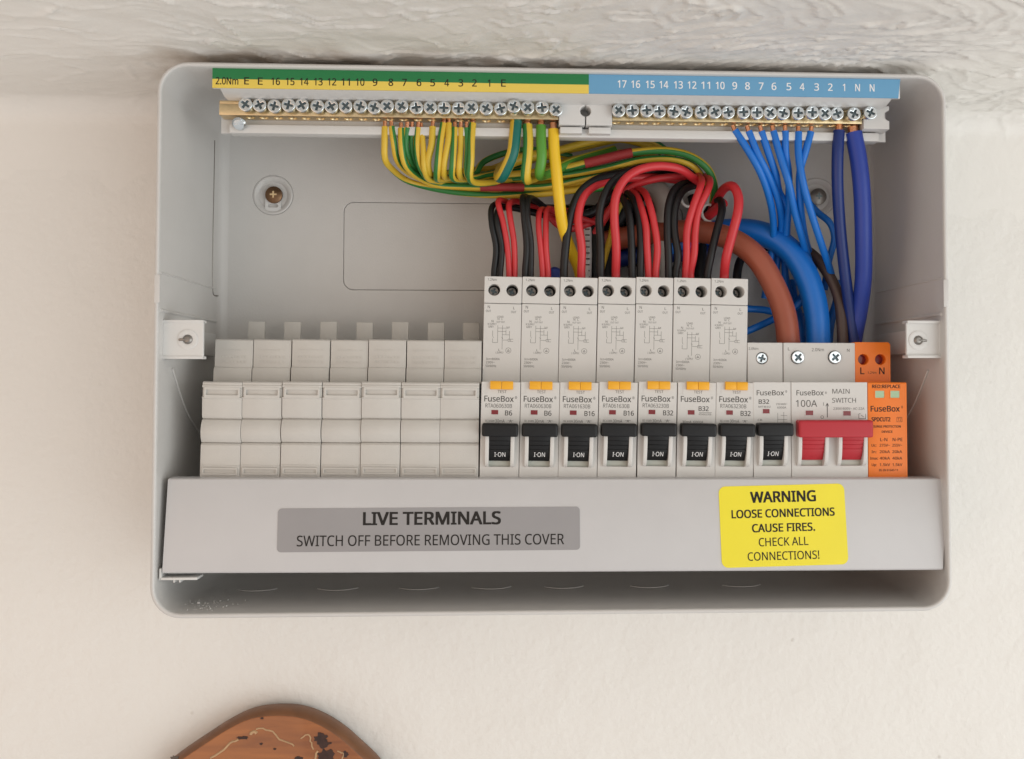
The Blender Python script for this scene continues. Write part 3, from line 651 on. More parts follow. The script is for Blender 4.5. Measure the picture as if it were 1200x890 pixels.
mk('small_lettering', [text('230V/400V~ AC-22A', 26.6, NH-12.6, 14.4, 1.1, 0), text('I', 14.9, NH-10.6, .5, 1.3, 0), text('O', 14.2, NH-16.6, 1.4, 1.4, 0), text('L', 3.4, MT-3.6, 1, 1.4, SH), text('2.0Nm', 17.2, MT-4.0, 5.8, 1.5, SH), text('N', 31.8, MT-4.2, 1.2, 1.4, SH)]
   + [bar2(16.6, NH-10, 16.6, NH-16, .35, 0), bar2(15.9, NH-11, 16.6, NH-9.6, .25, 0), bar2(17.3, NH-11, 16.6, NH-9.6, .25, 0), bar2(31.2, NH-14.4, 32, NH-14.4, .2, 0), bar2(31.2, NH-14.4, 31.2, NH-16.6, .2, 0), bar2(31.2, NH-16.6, 34.4, NH-16.6, .2, 0), bar2(34.4, NH-16.6, 34.4, NH-14.4, .2, 0), bar2(32.2, NH-15, 33.4, NH-15.8, .2, 0)], M['ink_soft'], t, smooth=False)

# orange surge protector
W = bx_[17]-bx_[16]-.2
t = thing('surge_protector', 'orange surge protection module at the right end of the row', 'surge protector', (bx_[16]+.1, YN, NB))
mk('front', [prof([(.5, -1.5), (0, -1), (0, NH-.5), (.5, NH), (SH+8, NH), (SH+8, -1.5)], 0, W, .25)], M['orange'], t)
mk('lower_shoulder', prof([(SH, -18.5), (SH, -1.5), (SH+26, -1.5), (SH+26, -18.5)], .2, W-.2, .2), M['orange'], t)
hs = [tuple((P(u, v, YN+SH)-np.array([bx_[16]+.1, 0, NB]))[[0, 2]]) for u, v in ((1011.8, 421.5), (1031.8, 421.5))]
sx1 = P(1043.8, 430, YN+SH)[0]-bx_[16]-.1; sx0 = P(1002, 430, YN+SH)[0]-bx_[16]-.1
shoulder_block(t, sx0, sx1, [(a, b, 2.5) for a, b in hs], 'orange', MT+.4, 1.0)
for a, b in hs: mk('terminal_well', lathe([(2.7, 0), (2.7, .4)], 20, (a, SH+4.8, b)), M['window'], t)
for x in (2.9, 10.0):
    mk('indicator_surround', plate([rrect(x, x+5.2, NH-7.6, NH-3.4, .5), rrect(x+.5, x+4.7, NH-7.1, NH-3.9, .3)], -.2, .5, .1), M['orange'], t)
    mk('indicator_window', box(x+.4, x+4.8, -.04, .3, NH-7.2, NH-3.8), M['green_win'], t, smooth=False)
L = [text('RED:REPLACE', 8.6, NH-2.7, 13.2, 1.6, 0, .02), text('FuseBox', 8.0, NH-13.4, 13.6, 2.6, 0, .014), text('\u00ae', 15.9, NH-11.9, .9, 1.2, 0), text('SPDCUT2', 6.0, NH-17.9, 8.8, 1.9, 0, .02), text('T2', 14.6, NH-17.7, 1.7, 1.4, 0)]
L += [bar2(13.4, NH-16, 15.8, NH-16, .15, 0), bar2(13.4, NH-18.1, 15.8, NH-18.1, .15, 0), bar2(13.4, NH-16, 13.4, NH-18.1, .15, 0), bar2(15.8, NH-16, 15.8, NH-18.1, .15, 0)]
L += [text('SURGE PROTECTION', 8.8, NH-20.7, 12.8, 1.0, 0, .02), text('DEVICE', 8.8, NH-23.1, 5, 1.0, 0, .02), text('L-N', 7.2, NH-26.9, 3.3, 1.5, 0, .01), text('N-PE', 13.6, NH-26.9, 4.6, 1.5, 0, .01)]
for k, (a, b, c) in enumerate((('Uc:', '275V~', '255V~'), ('In:', '20kA', '20kA'), ('Imax:', '40kA', '40kA'), ('Up:', '1.5kV', '1.5kV'))):
    z = NH-29.4-k*2.95; L += [text(a, 2.6, z, 1.0*len(a)*.75, 1.2, 0, .01), text(b, 7.6, z, 4.8, 1.25, 0, .01), text(c, 13.4, z, 4.6, 1.25, 0, .01)]
L += [text('BS EN 61643-11', 9.2, NH-40.6, 8.6, 1.0, 0, .01)]
z = MT+.4
L2 = [text('L', hs[0][0]-.6, z-15.2, 2.0, 3.2, SH, .01), text('N', hs[1][0]+.6, z-15.2, 2.6, 3.2, SH, .01), text('1.2Nm', (hs[0][0]+hs[1][0])/2, z-15.0, 4.2, 1.1, SH)]
mk('black_lettering', L+L2, M['ink'], t, smooth=False)

# ------------------------------------------------------------------ cover plate with its two stickers
ct = [P(197, 561, 6.0), P(1110, 561, 6.0)]; cb = [P(190, 672, 2.6), P(1105, 668, 2.6)]
CO = tuple((cb[0]+cb[1])/2)
cov = thing('terminal_cover', 'white cover strip below the breakers with a grey and a yellow sticker', 'cover', CO)
def cover_pt(s, t_, d=0):
    a = ct[0]*(1-s)+ct[1]*s; b = cb[0]*(1-s)+cb[1]*s; p = b*(1-t_)+a*t_; return (p[0], p[1]+d, p[2])
ns = 24
prf = [(.002, 12, -.4), (.0, 11.6, -.6), (-.002, 1.3, -.2), (.004, .3, 0), (.02, 0, 0), (.5, 0, 0), (.98, 0, 0), (.995, .25, 0), (1.0, 1.3, 0), (1.0, 8, .2),
       (.985, 8, .2), (.98, 1.6, 0), (.5, 1.2, 0), (.02, 1.5, 0), (.018, 12, -.2)]
V, F = [], []; m_ = len(prf)
for i in range(ns+1):
    for tt, d, e in prf:
        p = cover_pt(i/ns, tt, d-.5*math.sin(math.pi*i/ns)); V.append((p[0], p[1], p[2]+e))
for i in range(ns):
    for j in range(m_): F.append([i*m_+j, (i+1)*m_+j, (i+1)*m_+(j+1) % m_, i*m_+(j+1) % m_])
F += [list(range(m_)), [ns*m_+k for k in range(m_)]]
mk('plate', (V, F), M['cover'], cov, org=CO, angle=60)
a = P(190, 676, 4); b = P(232, 674, 4)
mk('corner_tab', [box(a[0]-.8, b[0], 3.0, 12, a[2]-1.4, a[2]-.3, .3), box(a[0]-1.0, a[0], 3.0, 12, a[2]-1.4, a[2]+3.6, .3), box(a[0]+4, a[0]+4.8, 6, 14, a[2]-3, a[2]-1.2, .2), box(a[0]+6.5, a[0]+7.2, 6, 14, a[2]-3, a[2]-1.2, .2)], M['white'], cov, org=CO)
# frame of the plate for stickers
def cover_uv(u, v):
    """photo position -> point on the cover's plane"""
    p0, p1 = np.array(cb[0]), np.array(ct[0]); nrm = np.cross(np.array(cb[1])-p0, p1-p0); nrm /= np.linalg.norm(nrm)
    d = RM @ np.array([(u-PPX)/FPX, 1.0, -(v-PPY)/FPX]); k = np.dot(p0-CAM, nrm)/np.dot(d, nrm); return CAM+d*k
def cover_y(x, z, off):
    p0, p1 = np.array(cb[0]), np.array(ct[0]); nrm = np.cross(np.array(cb[1])-p0, p1-p0)
    y = p0[1]-(nrm[0]*(x-p0[0])+nrm[2]*(z-p0[2]))/nrm[1]
    s = np.clip((x-cb[0][0])/(cb[1][0]-cb[0][0]), 0, 1)
    return y-.5*math.sin(math.pi*s)-off
def on_cover(g, off):
    return [(x, cover_y(x, z, off-y), z) for x, y, z in g[0]], g[1]
def sticker(name, corners, r, m, lines, rot):
    q = [cover_uv(*c) for c in corners]; w_ = np.linalg.norm(q[1]-q[0]); h_ = np.linalg.norm(q[3]-q[0]); c = sum(q)/4
    rr = rrect(-w_/2, w_/2, -h_/2, h_/2, r, 6); nxs = 16
    R = lambda x, z: (c[0]+x*math.cos(rot)-z*math.sin(rot), c[2]+x*math.sin(rot)+z*math.cos(rot))
    bm = bmesh.new(); vs = [bm.verts.new((*p, 0)) for p in rr]; bm.faces.new(vs)
    for k in range(1, nxs):
        xx = -w_/2+w_*k/nxs
        bmesh.ops.bisect_plane(bm, geom=bm.verts[:]+bm.edges[:]+bm.faces[:], plane_co=(xx, 0, 0), plane_no=(1, 0, 0))
    for v in bm.verts: a_, b_ = R(v.co.x, v.co.y); v.co = Vector((a_, -.1, b_))
    e = bmesh.ops.extrude_face_region(bm, geom=bm.faces[:])
    for v in e['geom']:
        if isinstance(v, bmesh.types.BMVert): v.co.y = 0.2
    so = mk(name, on_cover(done(bm), .12), M[m], cov, org=CO, smooth=False)
    g = []
    for s, u0, u1, vb, h, bold in lines:
        a_ = cover_uv(u0, vb); b_ = cover_uv(u1, vb); x = (a_[0]+b_[0])/2; z = (a_[2]+b_[2])/2
        g.append(on_cover(text(s, x, z, abs(b_[0]-a_[0]), h/2.66, 0, bold, rot), .26))
    mk('lettering', g, M['ink'], so, smooth=False, org=CO)
    for o_ in so.children: o_.parent = so
sticker('grey_sticker', [(326, 595.5), (679, 594.5), (679, 645), (326, 646.5)], 1.6, 'label_grey',
        [('LIVE TERMINALS', 425.5, 587, 615, 15.0, .02), ('SWITCH OFF BEFORE REMOVING THIS COVER', 348, 661, 639.0, 12.0, .004)], math.radians(.1))
sticker('yellow_sticker', [(843, 570), (990, 567), (992, 662), (845, 665)], 3.0, 'label_yellow',
        [('WARNING', 879, 956, 588.5, 13, .02), ('LOOSE CONNECTIONS', 857, 978, 606, 9.6, .016), ('CAUSE FIRES.', 881, 955, 623, 9.6, .016), ('CHECK ALL', 889, 947, 639.5, 9.6, .004), ('CONNECTIONS!', 876, 960, 656, 9.6, .004)], math.radians(1.2))

# ------------------------------------------------------------------ wires
def wire(name, label, cat, pts, r, m, group, twist=0., phase=0., copper=None, sleeve=None):
    """pts: (u, v, Y) seen positions with their depth behind the rim"""
    q = [P(*p) for p in pts]; org = tuple(q[0])
    q = [q[0]]+[p+np.array([random.gauss(0, .26), random.gauss(0, .35), random.gauss(0, .2)]) for p in q[1:-1]]+[q[-1]]
    o = tag(mk(name, tube(q, r, 14, twist, phase), M[m], org=org), label, cat, group)
    if copper:
        d = (q[0]-q[1])/np.linalg.norm(q[0]-q[1]); top = q[0]+d*copper*.7+np.array([0, 0, copper*.4])
        c = mk('copper_end', tube([q[0]-d*.6, (q[0]+top)/2, top], r*.62, 10), M['copper'], o, org=org)
    if sleeve:
        a, b = sleeve; f = curve_pts(q, 2.0); n_ = len(f); seg = f[int(a*n_):int(b*n_)]
        mk('red_sleeve', tube(seg[::3]+[seg[-1]], r+.5, 12), M['sleeve'], o, org=org)
    return o
HB = YB+4.2      # depth of the cable holes in the bars
GE = 'green and yellow earth wires from the top bar'
def ew(label, pts, r=1.55, m='earth', ph=0., tw=.004, **k):
    return wire('earth_wire', label, 'wire', pts, r*.94, m, GE, tw, ph, copper=2.4, **k)
ew('green-yellow earth wire furthest left, beneath number 8 on the strip', [(451, 149, HB), (450, 168, HB), (452, 186, HB+3), (460, 199, HB+12), (478, 212, HB+24), (515, 223, 50), (580, 229, 50), (650, 226, 49), (720, 214, 50), (752, 205, 55)], 1.6, ph=.75, tw=.009)
ew('green-yellow earth wire second from the left, with green edge showing', [(459, 149, HB), (460, 168, HB), (465, 186, HB+4), (476, 200, HB+14), (500, 212, HB+26), (545, 220, 50), (610, 222, 52), (690, 214, 52), (740, 205, 58)], 1.6, ph=.38, tw=.002)
ew('green-yellow earth wire left beneath number 7 on the strip', [(470, 151, HB), (470, 172, HB), (475, 192, HB+3), (486, 206, HB+10), (510, 216, HB+20), (548, 218, 45), (590, 220, 46), (640, 219, 48), (700, 206, 52), (735, 198, 58)], 1.65, ph=.42, tw=.001, sleeve=(.44, .60))
ew('green-yellow earth wire right beneath number 7 on the strip', [(477, 150, HB), (476, 172, HB+1), (481, 190, HB+6), (491, 203, HB+15), (520, 214, HB+27), (590, 212, 54), (670, 204, 55), (740, 195, 57), (790, 190, 60)], 1.6, ph=.3, tw=.002)
ew('green-yellow earth wire thin beneath number 6, left of two', [(483, 150, HB+1), (482, 175, HB+3), (488, 196, HB+10), (505, 207, HB+22), (560, 208, 55), (650, 199, 58), (720, 186, 60)], 1.4, ph=.1)
ew('green-yellow earth wire beneath number 6 with straight drop', [(490, 150, HB), (489, 170, HB), (491, 192, HB+2), (498, 207, HB+8), (515, 214, HB+20), (560, 213, 52), (640, 208, 56), (700, 199, 58)], 1.5, ph=.95)
ew('green-yellow earth wire right beside number 6, yellow side forward', [(494, 151, HB+1), (495, 175, HB), (497, 196, HB+1), (502, 210, HB+7), (530, 209, HB+22), (600, 204, 56)], 1.4, ph=.6)
ew('yellow-faced earth wire leaning left beneath number 5', [(507, 149, HB), (506, 170, HB), (503, 190, HB+1), (502, 202, HB+5), (508, 206, HB+16), (540, 201, 50), (600, 196, 58)], 1.7, ph=.6)
ew('green-striped earth wire leaning left beneath number 4', [(520, 145, HB), (517, 165, HB-1), (513, 190, HB-1), (512, 205, HB+3), (515, 211, HB+11), (540, 207, HB+25), (590, 203, 55)], 1.75, ph=.98)
ew('yellow-faced earth wire between numbers 4 and 3', [(526, 145, HB), (525, 165, HB), (521, 192, HB), (520, 205, HB+4), (526, 209, HB+14), (570, 204, 52)], 1.55, ph=.55)
ew('green-striped earth wire left of two beneath number 3', [(533, 150, HB), (532, 172, HB-1), (530, 195, HB-1), (530, 206, HB+3), (536, 211, HB+12), (580, 208, 50)], 1.55, ph=.03)
ew('yellow-faced earth wire right of two beneath number 3', [(540, 150, HB), (540, 172, HB), (539, 195, HB), (539, 206, HB+4), (545, 209, HB+14), (590, 200, 54)], 1.5, ph=.55)
ew('mostly green earth wire between numbers 3 and 2', [(547, 150, HB), (547, 175, HB+1), (546, 198, HB+2), (548, 208, HB+8), (570, 206, HB+24), (620, 198, 56)], 1.45, ph=.2)
ew('green-yellow earth wire beneath number 2, rightmost of the thin ones', [(554, 145, HB), (553, 165, HB-1), (551, 190, HB-1), (550, 207, HB+2), (555, 214, HB+10), (590, 212, HB+26), (640, 206, 55)], 1.75, ph=.96)
ew('thick earth wire with broad teal stripe curling left', [(605, 143, HB), (604, 160, HB-1), (601, 180, HB-1), (594, 197, HB+1), (588, 206, HB+6), (585, 206, HB+14), (590, 196, HB+24), (612, 186, 50), (650, 180, 58)], 3.0, 'earth_teal', ph=.29, tw=0)
ew('thick green-yellow earth wire beneath the screw after the teal one', [(618, 147, HB), (619, 165, HB-1), (619, 185, HB-1), (616, 205, HB+1), (616, 211, HB+6), (622, 210, HB+15), (650, 200, 46), (690, 190, 56)], 2.5, ph=1.0, tw=0)
ew('thick lime green earth wire with thin yellow stripe', [(634, 148, HB), (635, 165, HB-1), (635, 185, HB-1), (633, 200, HB+1), (633, 206, HB+6), (640, 204, HB+15), (670, 190, 46), (720, 176, 58)], 2.5, 'earth_lime', ph=.6, tw=0)
wire('yellow_wire', 'thick plain yellow wire hanging from the last earth screw', 'wire', [(648.5, 152, HB), (649.5, 175, HB), (652, 205, HB+1), (655, 235, HB+4), (660, 265, HB+10), (668, 295, HB+20), (678, 318, HB+28), (682, 345, HB+32)], 2.65, 'wyellow', GE, copper=2.8)
# loose earth bundle behind
G2 = 'earth wires looping behind the breakers'
def lw(label, pts, r=1.7, ph=0., **k): return wire('earth_wire', label, 'wire', pts, r, 'earth', G2, .002, ph, **k)
lw('outer green-yellow loop over the red and black wires, ending at right', [(560, 208, 50), (610, 205, 47), (660, 198, 44), (700, 189, 42), (745, 178, 41), (785, 178, 41), (812, 184, 41), (829, 198, 43), (836, 217, 48), (835, 240, 58)], 1.9, .86, sleeve=(.39, .575))
lw('second green-yellow loop inside the outer one', [(540, 214, 54), (600, 211, 50), (660, 205, 48), (710, 197, 46), (750, 187, 45), (785, 186, 45), (808, 193, 46), (822, 206, 50), (826, 225, 60)], 1.7, .2)
lw('earth wire rising left to right just under the clips', [(560, 205, 58), (600, 190, 56), (650, 178, 54), (690, 166, 52), (720, 163, 54), (750, 168, 60), (775, 178, 66)], 2.0, .62)
lw('mostly green earth wire arching highest behind the bundle', [(590, 200, 62), (640, 182, 60), (685, 172, 60), (730, 164, 61), (765, 168, 64), (790, 185, 68)], 2.0, .2)
lw('earth wire in the lower part of the bundle above the black wires', [(500, 216, 50), (560, 221, 52), (630, 224, 51), (690, 222, 50), (730, 216, 56)], 1.7, .9)
lw('earth wire sweeping from the teal wire into the bundle', [(558, 203, 44), (566, 190, 48), (590, 180, 52), (625, 176, 56), (670, 184, 60)], 1.6, .1)
lw('earth wire lying straight through the middle of the bundle', [(530, 211, 57), (600, 216, 57), (660, 212, 56), (720, 200, 56), (770, 195, 60)], 1.7, .5)
lw('earth wire descending behind the fourth tall breaker wires', [(735, 226, 60), (722, 250, 62), (715, 280, 60), (705, 315, 56)], 1.6, .55)
lw('short blue-shadowed earth wire near the clip centre', [(640, 196, 60), (680, 186, 58), (730, 180, 58), (790, 190, 62)], 1.8, .75)

GR = 'red and black wires at the breaker tops'
YT = YN+SH+9     # depth at which they enter the breakers
def cw(col, label, pts, r=1.6):
    pts = [(pts[0][0], pts[0][1]+12, YT)]+list(pts)
    return wire(col+'_wire', label, 'wire', pts, r, 'w'+col, GR)
def D(*a):  # points given with an offset from the breaker entry depth
    return [(u, v, YT+d) for u, v, d in a]
cw('black', 'left black wire into the first tall breaker', D((579.5, 322, 0), (581, 290, -1), (576, 262, -2), (576.5, 243, 2), (588, 239, 12), (630, 249, 24), (690, 255, 28)), 1.45)
cw('black', 'right black wire into the first tall breaker', D((586.5, 322, 0), (587.5, 288, -1), (582, 262, -2), (583, 247, 3), (600, 244, 13), (640, 254, 22), (690, 262, 26)), 1.45)
cw('red', 'left red wire into the first tall breaker', D((596, 322, 0), (594, 290, -2), (589, 258, -3), (585.5, 237, 0), (590, 236, 9), (612, 244, 22), (660, 256, 30)), 1.4)
cw('red', 'right red wire into the first tall breaker', D((602.5, 322, 0), (603, 285, -1), (598, 254, -2), (598, 240, 1), (604, 236, 8), (630, 243, 20), (690, 250, 28)), 1.45)
cw('black', 'left black wire into the second tall breaker', D((616, 322, 0), (617, 290, -2), (614, 255, -3), (611.5, 235, 0), (615, 230, 9), (640, 244, 24), (690, 250, 30)), 1.55)
cw('black', 'right black wire into the second tall breaker', D((622, 322, 0), (621.5, 285, -2), (618.5, 252, -3), (618, 234, 0), (626, 234, 9), (650, 250, 20), (700, 256, 26)), 1.55)
cw('red', 'left red wire into the second tall breaker', D((635.5, 322, 0), (634, 290, -2), (632, 265, -2), (633, 247, 2), (645, 248, 12), (680, 262, 24)), 1.4)
cw('red', 'right red wire into the second tall breaker', D((641.5, 322, 0), (641, 290, -2), (640, 262, -2), (641, 247, 2), (652, 249, 12), (700, 262, 22)), 1.45)
cw('black', 'black wire arching out of the third tall breaker', D((661.5, 322, 0), (662, 290, -3), (668, 252, -5), (679, 227, -4), (697, 212, 0), (730, 202, 8), (770, 198, 14), (808, 206, 18), (822, 220, 26)), 1.95)
cw('red', 'red wire arching out of the third tall breaker', D((682, 322, 0), (681, 290, -4), (678, 256, -6), (683, 232, -5), (697, 218, -1), (725, 211, 8), (765, 208, 14), (800, 212, 20)), 2.0)
cw('black', 'black wire arching high out of the fourth tall breaker', D((703.5, 322, 0), (703, 285, -4), (702, 252, -7), (707, 230, -8), (718, 213, -6), (738, 201, -2), (765, 195, 3), (793, 197, 8), (812, 207, 14), (824, 220, 22)), 1.95)
cw('red', 'red wire in the big front arch from the fourth tall breaker', D((722.5, 322, 0), (721, 290, -6), (719.5, 255, -10), (722, 231, -11), (732, 211, -10), (748, 199, -8), (770, 195, -6), (795, 198, -2), (812, 207, 4), (822, 216, 12)), 2.05)
cw('black', 'left black wire into the fifth tall breaker', D((741, 322, 0), (739, 285, -2), (737, 256, -2), (733, 238, 4), (728, 230, 14)), 1.8)
cw('black', 'right black wire into the fifth tall breaker', D((751, 322, 0), (750, 285, -2), (748, 254, -2), (742, 234, 4), (734, 226, 14)), 1.8)
cw('red', 'left red wire into the fifth tall breaker', D((760, 322, 0), (759, 290, -3), (757, 265, -4), (751, 242, -1), (744, 228, 8), (735, 225, 18)), 1.7)
cw('red', 'right red wire into the fifth tall breaker', D((769, 322, 0), (769.5, 290, -3), (766, 262, -4), (761, 240, -2), (755, 226, 5), (745, 222, 16)), 1.7)
cw('black', 'left black wire into the sixth tall breaker', D((783.5, 322, 0), (784, 300, -2), (781.5, 268, -3), (783.5, 240, -2), (791, 222, 3), (804, 214, 11), (818, 214, 20)), 1.85)
cw('black', 'right black wire into the sixth tall breaker', D((792, 322, 0), (795, 300, -2), (791, 268, -3), (792, 242, -2), (801, 224, 4), (814, 217, 12), (826, 220, 22)), 1.85)
cw('red', 'left red wire into the sixth tall breaker', D((803, 322, 0), (804.5, 298, -4), (805, 270, -6), (811, 244, -7), (819, 222, -5), (823, 211, 2), (818, 206, 12)), 1.75)
cw('red', 'right red wire into the sixth tall breaker', D((810.5, 322, 0), (813, 298, -4), (814, 270, -6), (820, 244, -7), (829, 223, -5), (832, 213, 3), (826, 207, 14)), 1.75)
cw('black', 'black wire into the seventh tall breaker', D((829, 322, 0), (833, 298, -2), (841, 270, -2), (846, 248, 0), (845, 236, 8), (838, 236, 18), (828, 250, 28)), 1.95)
cw('red', 'thick red wire looping over into the seventh tall breaker', D((849, 322, 0), (851.5, 302, -5), (858, 275, -8), (864, 248, -9), (865.5, 229, -8), (859, 219, -4), (849, 221, 5), (840, 234, 16), (832, 250, 26)), 2.25)
# deeper red and black returns
def bw(col, label, pts, r): return wire(col+'_wire', label, 'wire', pts, r, 'w'+col, 'wires crossing at the back of the box')
bw('red', 'red wire crossing low behind the yellow wire', [(640, 250, 56), (662, 268, 56), (690, 262, 58), (720, 240, 62), (745, 222, 66)], 1.8)
bw('red', 'red wire rising steeply behind the big arch', [(690, 285, 60), (705, 262, 56), (722, 238, 52), (740, 220, 50), (765, 211, 48), (800, 208, 50), (822, 216, 58)], 1.9)
bw('red', 'dark red wire under the seventh breaker loop', [(800, 285, 66), (822, 262, 60), (838, 246, 52), (848, 238, 46)], 2.4)
bw('black', 'black wire bundle line passing behind the yellow wire', [(615, 236, 60), (650, 250, 58), (690, 250, 58), (715, 230, 58), (740, 212, 60), (790, 205, 64)], 2.2)
bw('black', 'thick black cable added to fill the dark opening behind third and fourth breakers', [(745, 215, 70), (715, 235, 66), (700, 262, 62), (697, 300, 58), (698, 335, 56)], 4.2)  # black cables from here are added to make the back opening dark
bw('black', 'thick black cable added to fill the dark behind the fourth breaker wires', [(750, 225, 72), (728, 250, 68), (712, 285, 66), (712, 335, 62)], 4.6)
bw('black', 'black cable added to fill the dark between fifth and sixth breaker wires', [(770, 235, 72), (776, 270, 68), (776, 335, 60)], 3.4)
bw('black', 'black cable right of the sixth breaker red wires', [(812, 230, 74), (820, 265, 70), (820, 335, 60)], 3.0)
bw('black', 'black wire slanting behind the terracotta cable', [(905, 288, 66), (885, 292, 64), (868, 305, 60), (862, 340, 56)], 2.2)
wire('blue_cable', 'dark blue cable lying horizontally behind the fourth and fifth breakers', 'cable', [(690, 316, 70), (730, 303, 70), (775, 298, 70), (830, 296, 70)], 4.5, 'wdark', None)
tag(mk('blue_plug', lathe([(0.6, 3.2), (2.6, 2.9), (3.6, 1.6), (3.8, -2)][::-1], 20, tuple(P(650, 322, 50))), M['wnavy']), 'small blue cap peeping up behind the second breaker', 'cap')
wire('grey_cable', 'beige sheathed cable slanting behind the big red arch', 'cable', [(752, 214, 66), (770, 222, 62), (781, 245, 60), (777, 275, 60), (774, 305, 62), (772, 345, 62)], 5.2, 'wgrey', None)
wc = wire('white_cable', 'white cable with printed tick marks beside the third breaker red wire', 'cable', [(692, 250, 70), (687, 275, 58), (686, 300, 52), (686, 340, 50)], 2.9, 'white', None)
g = []
for k in range(9):
    p = P(688.5, 268+k*7, 46.5); g.append(box(p[0]-1.0, p[0]+1.2, p[1]+1.6, p[1]+2.4, p[2]-.3, p[2]+.3))
wo = P(692, 250, 70)
mk('tick_print', g, M['ink_soft'], wc, org=tuple(wo), smooth=False)
for k, (u, v, Y, r, lab) in enumerate(((806, 233, 50, 4.2, 'white cable tie loop by the sixth breaker wires'), (831, 250, 52, 4.6, 'white cable tie loop beside the seventh breaker wire'), (742, 222, 52, 2.4, 'white cable tie end under the big red arch'))):
    c = P(u, v, Y); q = [c+np.array([r*.8*math.cos(a), 1.5*math.sin(a), r*math.sin(a)]) for a in np.linspace(1.2, 4.9, 14)]
    tag(mk('cable_tie', tube(q, .75, 8, smooth_path=False), M['clear'], org=tuple(c)), lab, 'cable tie', 'white ties round the wires')

# heavy cables on the right
GC = 'heavy cables entering the main switch'
wire('brown_cable', 'thick terracotta cable curving down into the main switch', 'cable', [(700, 285, 66), (760, 274, 60), (820, 272, 52), (856, 280, 46), (885, 300, 42), (907, 332, 40), (920, 368, 40), (924, 402, 40), (925, 430, 40)], 5.6, 'wbrown', GC)
wire('blue_cable', 'thick bright blue cable curving down into the main switch', 'cable', [(770, 296, 70), (820, 276, 68), (862, 270, 62), (895, 275, 55), (925, 293, 50), (945, 322, 47), (955, 358, 45), (958, 402, 44), (958, 430, 44)], 6.1, 'wsky', GC)
wire('brown_cable', 'slim dark brown cable beside the thick blue cable', 'cable', [(895, 288, 72), (928, 288, 64), (950, 297, 56), (969, 318, 48), (982, 348, 44), (987, 380, 42), (988, 425, 42)], 2.7, 'wbrdark', GC)
wire('navy_cable', 'dark navy cable dropping from the neutral bar', 'cable', [(983, 154, HB), (981, 180, HB), (981, 215, HB+2), (985, 265, HB+8), (990, 320, HB+14), (997, 370, HB+20), (1003, 425, HB+22)], 2.75, 'wdark', 'neutral cables from the right end of the bar', copper=2.2)
wire('navy_cable', 'thick royal blue cable from the last neutral screw', 'cable', [(1000, 156, HB), (1006, 185, HB), (1010, 220, HB+1), (1012, 270, HB+5), (1012, 325, HB+12), (1007, 365, HB+20), (1001, 400, HB+24), (999, 430, HB+24)], 4.0, 'wnavy', 'neutral cables from the right end of the bar', copper=2.6)
GN = 'blue neutral wires from the top bar'
nlab = ['leftmost of the thin blue wires leaving the neutral bar', 'thin blue neutral wire just right of the leftmost one, nearly parallel to it', 'thin blue neutral wire kinking left again, third from the left', 'thin blue neutral wire slanting rightward over the straight one, fourth from left', 'thin blue neutral wire dropping almost straight, fifth from left', 'thin blue neutral wire slanting far right across the mounting hole', 'rightmost thin blue neutral wire, curving left behind its neighbour']
npth = [[(861, 153, HB), (874, 173, HB), (890, 201, HB+3), (901, 230, HB+10), (906, 262, HB+22), (904, 300, HB+34), (896, 350, HB+38)],
        [(877, 154, HB), (889, 182, HB+1), (902, 210, HB+6), (913, 238, HB+14), (915, 266, HB+26), (912, 305, HB+38), (905, 350, HB+42)],
        [(892, 154, HB), (901, 180, HB+1), (908, 206, HB+6), (913, 224, HB+12), (921, 243, HB+18), (922, 275, HB+28), (919, 315, HB+38), (925, 350, HB+42), (940, 372, HB+40)],
        [(906, 154, HB), (913, 182, HB), (923, 215, HB+2), (932, 248, HB+9), (940, 280, HB+18), (950, 310, HB+34), (962, 340, HB+44)],
        [(920, 154, HB), (920.5, 180, HB+1), (925, 203, HB+6), (924, 240, HB+16), (921, 285, HB+30), (919, 320, HB+42), (928, 352, HB+44), (940, 395, HB+40)],
        [(935.5, 155, HB), (935.5, 180, HB), (941, 212, HB), (949, 245, HB+4), (962, 285, HB+12), (974, 318, HB+24), (980, 350, HB+36)],
        [(950, 155, HB), (944, 178, HB), (938.5, 200, HB+3), (937.5, 235, HB+8), (942, 275, HB+22), (952, 310, HB+40), (962, 350, HB+46)]]
for l, q in zip(nlab, npth): wire('neutral_wire', l, 'wire', q, 1.75, 'wblue', GN, copper=2.4)
GB = 'blue wires low at the back right'
for l, q, r in (('dark blue wire bending behind the navy cable', [(945, 235, 60), (958, 250, 58), (972, 262, 54), (977, 278, 54), (972, 305, 58), (966, 340, 62)], 1.7),
                ('blue wire running left, upper of the pair beside the breakers', [(872, 362, 56), (892, 363, 56), (920, 366, 55), (942, 352, 52), (955, 330, 60)], 1.8),
                ('blue wire running left, lower of the pair beside the breakers', [(872, 390, 54), (890, 382, 55), (912, 372, 58), (930, 360, 62), (945, 340, 66)], 1.8),
                ('blue wire dropping left of the thick blue cable', [(927, 330, 70), (930, 352, 66), (937, 375, 60), (940, 425, 56)], 2.6),
                ('blue wire dropping right of the thick blue cable', [(985, 330, 68), (980, 355, 66), (973, 380, 60), (970, 425, 56)], 2.2)):
    wire('blue_wire', l, 'wire', q, r, 'wblue', GB)

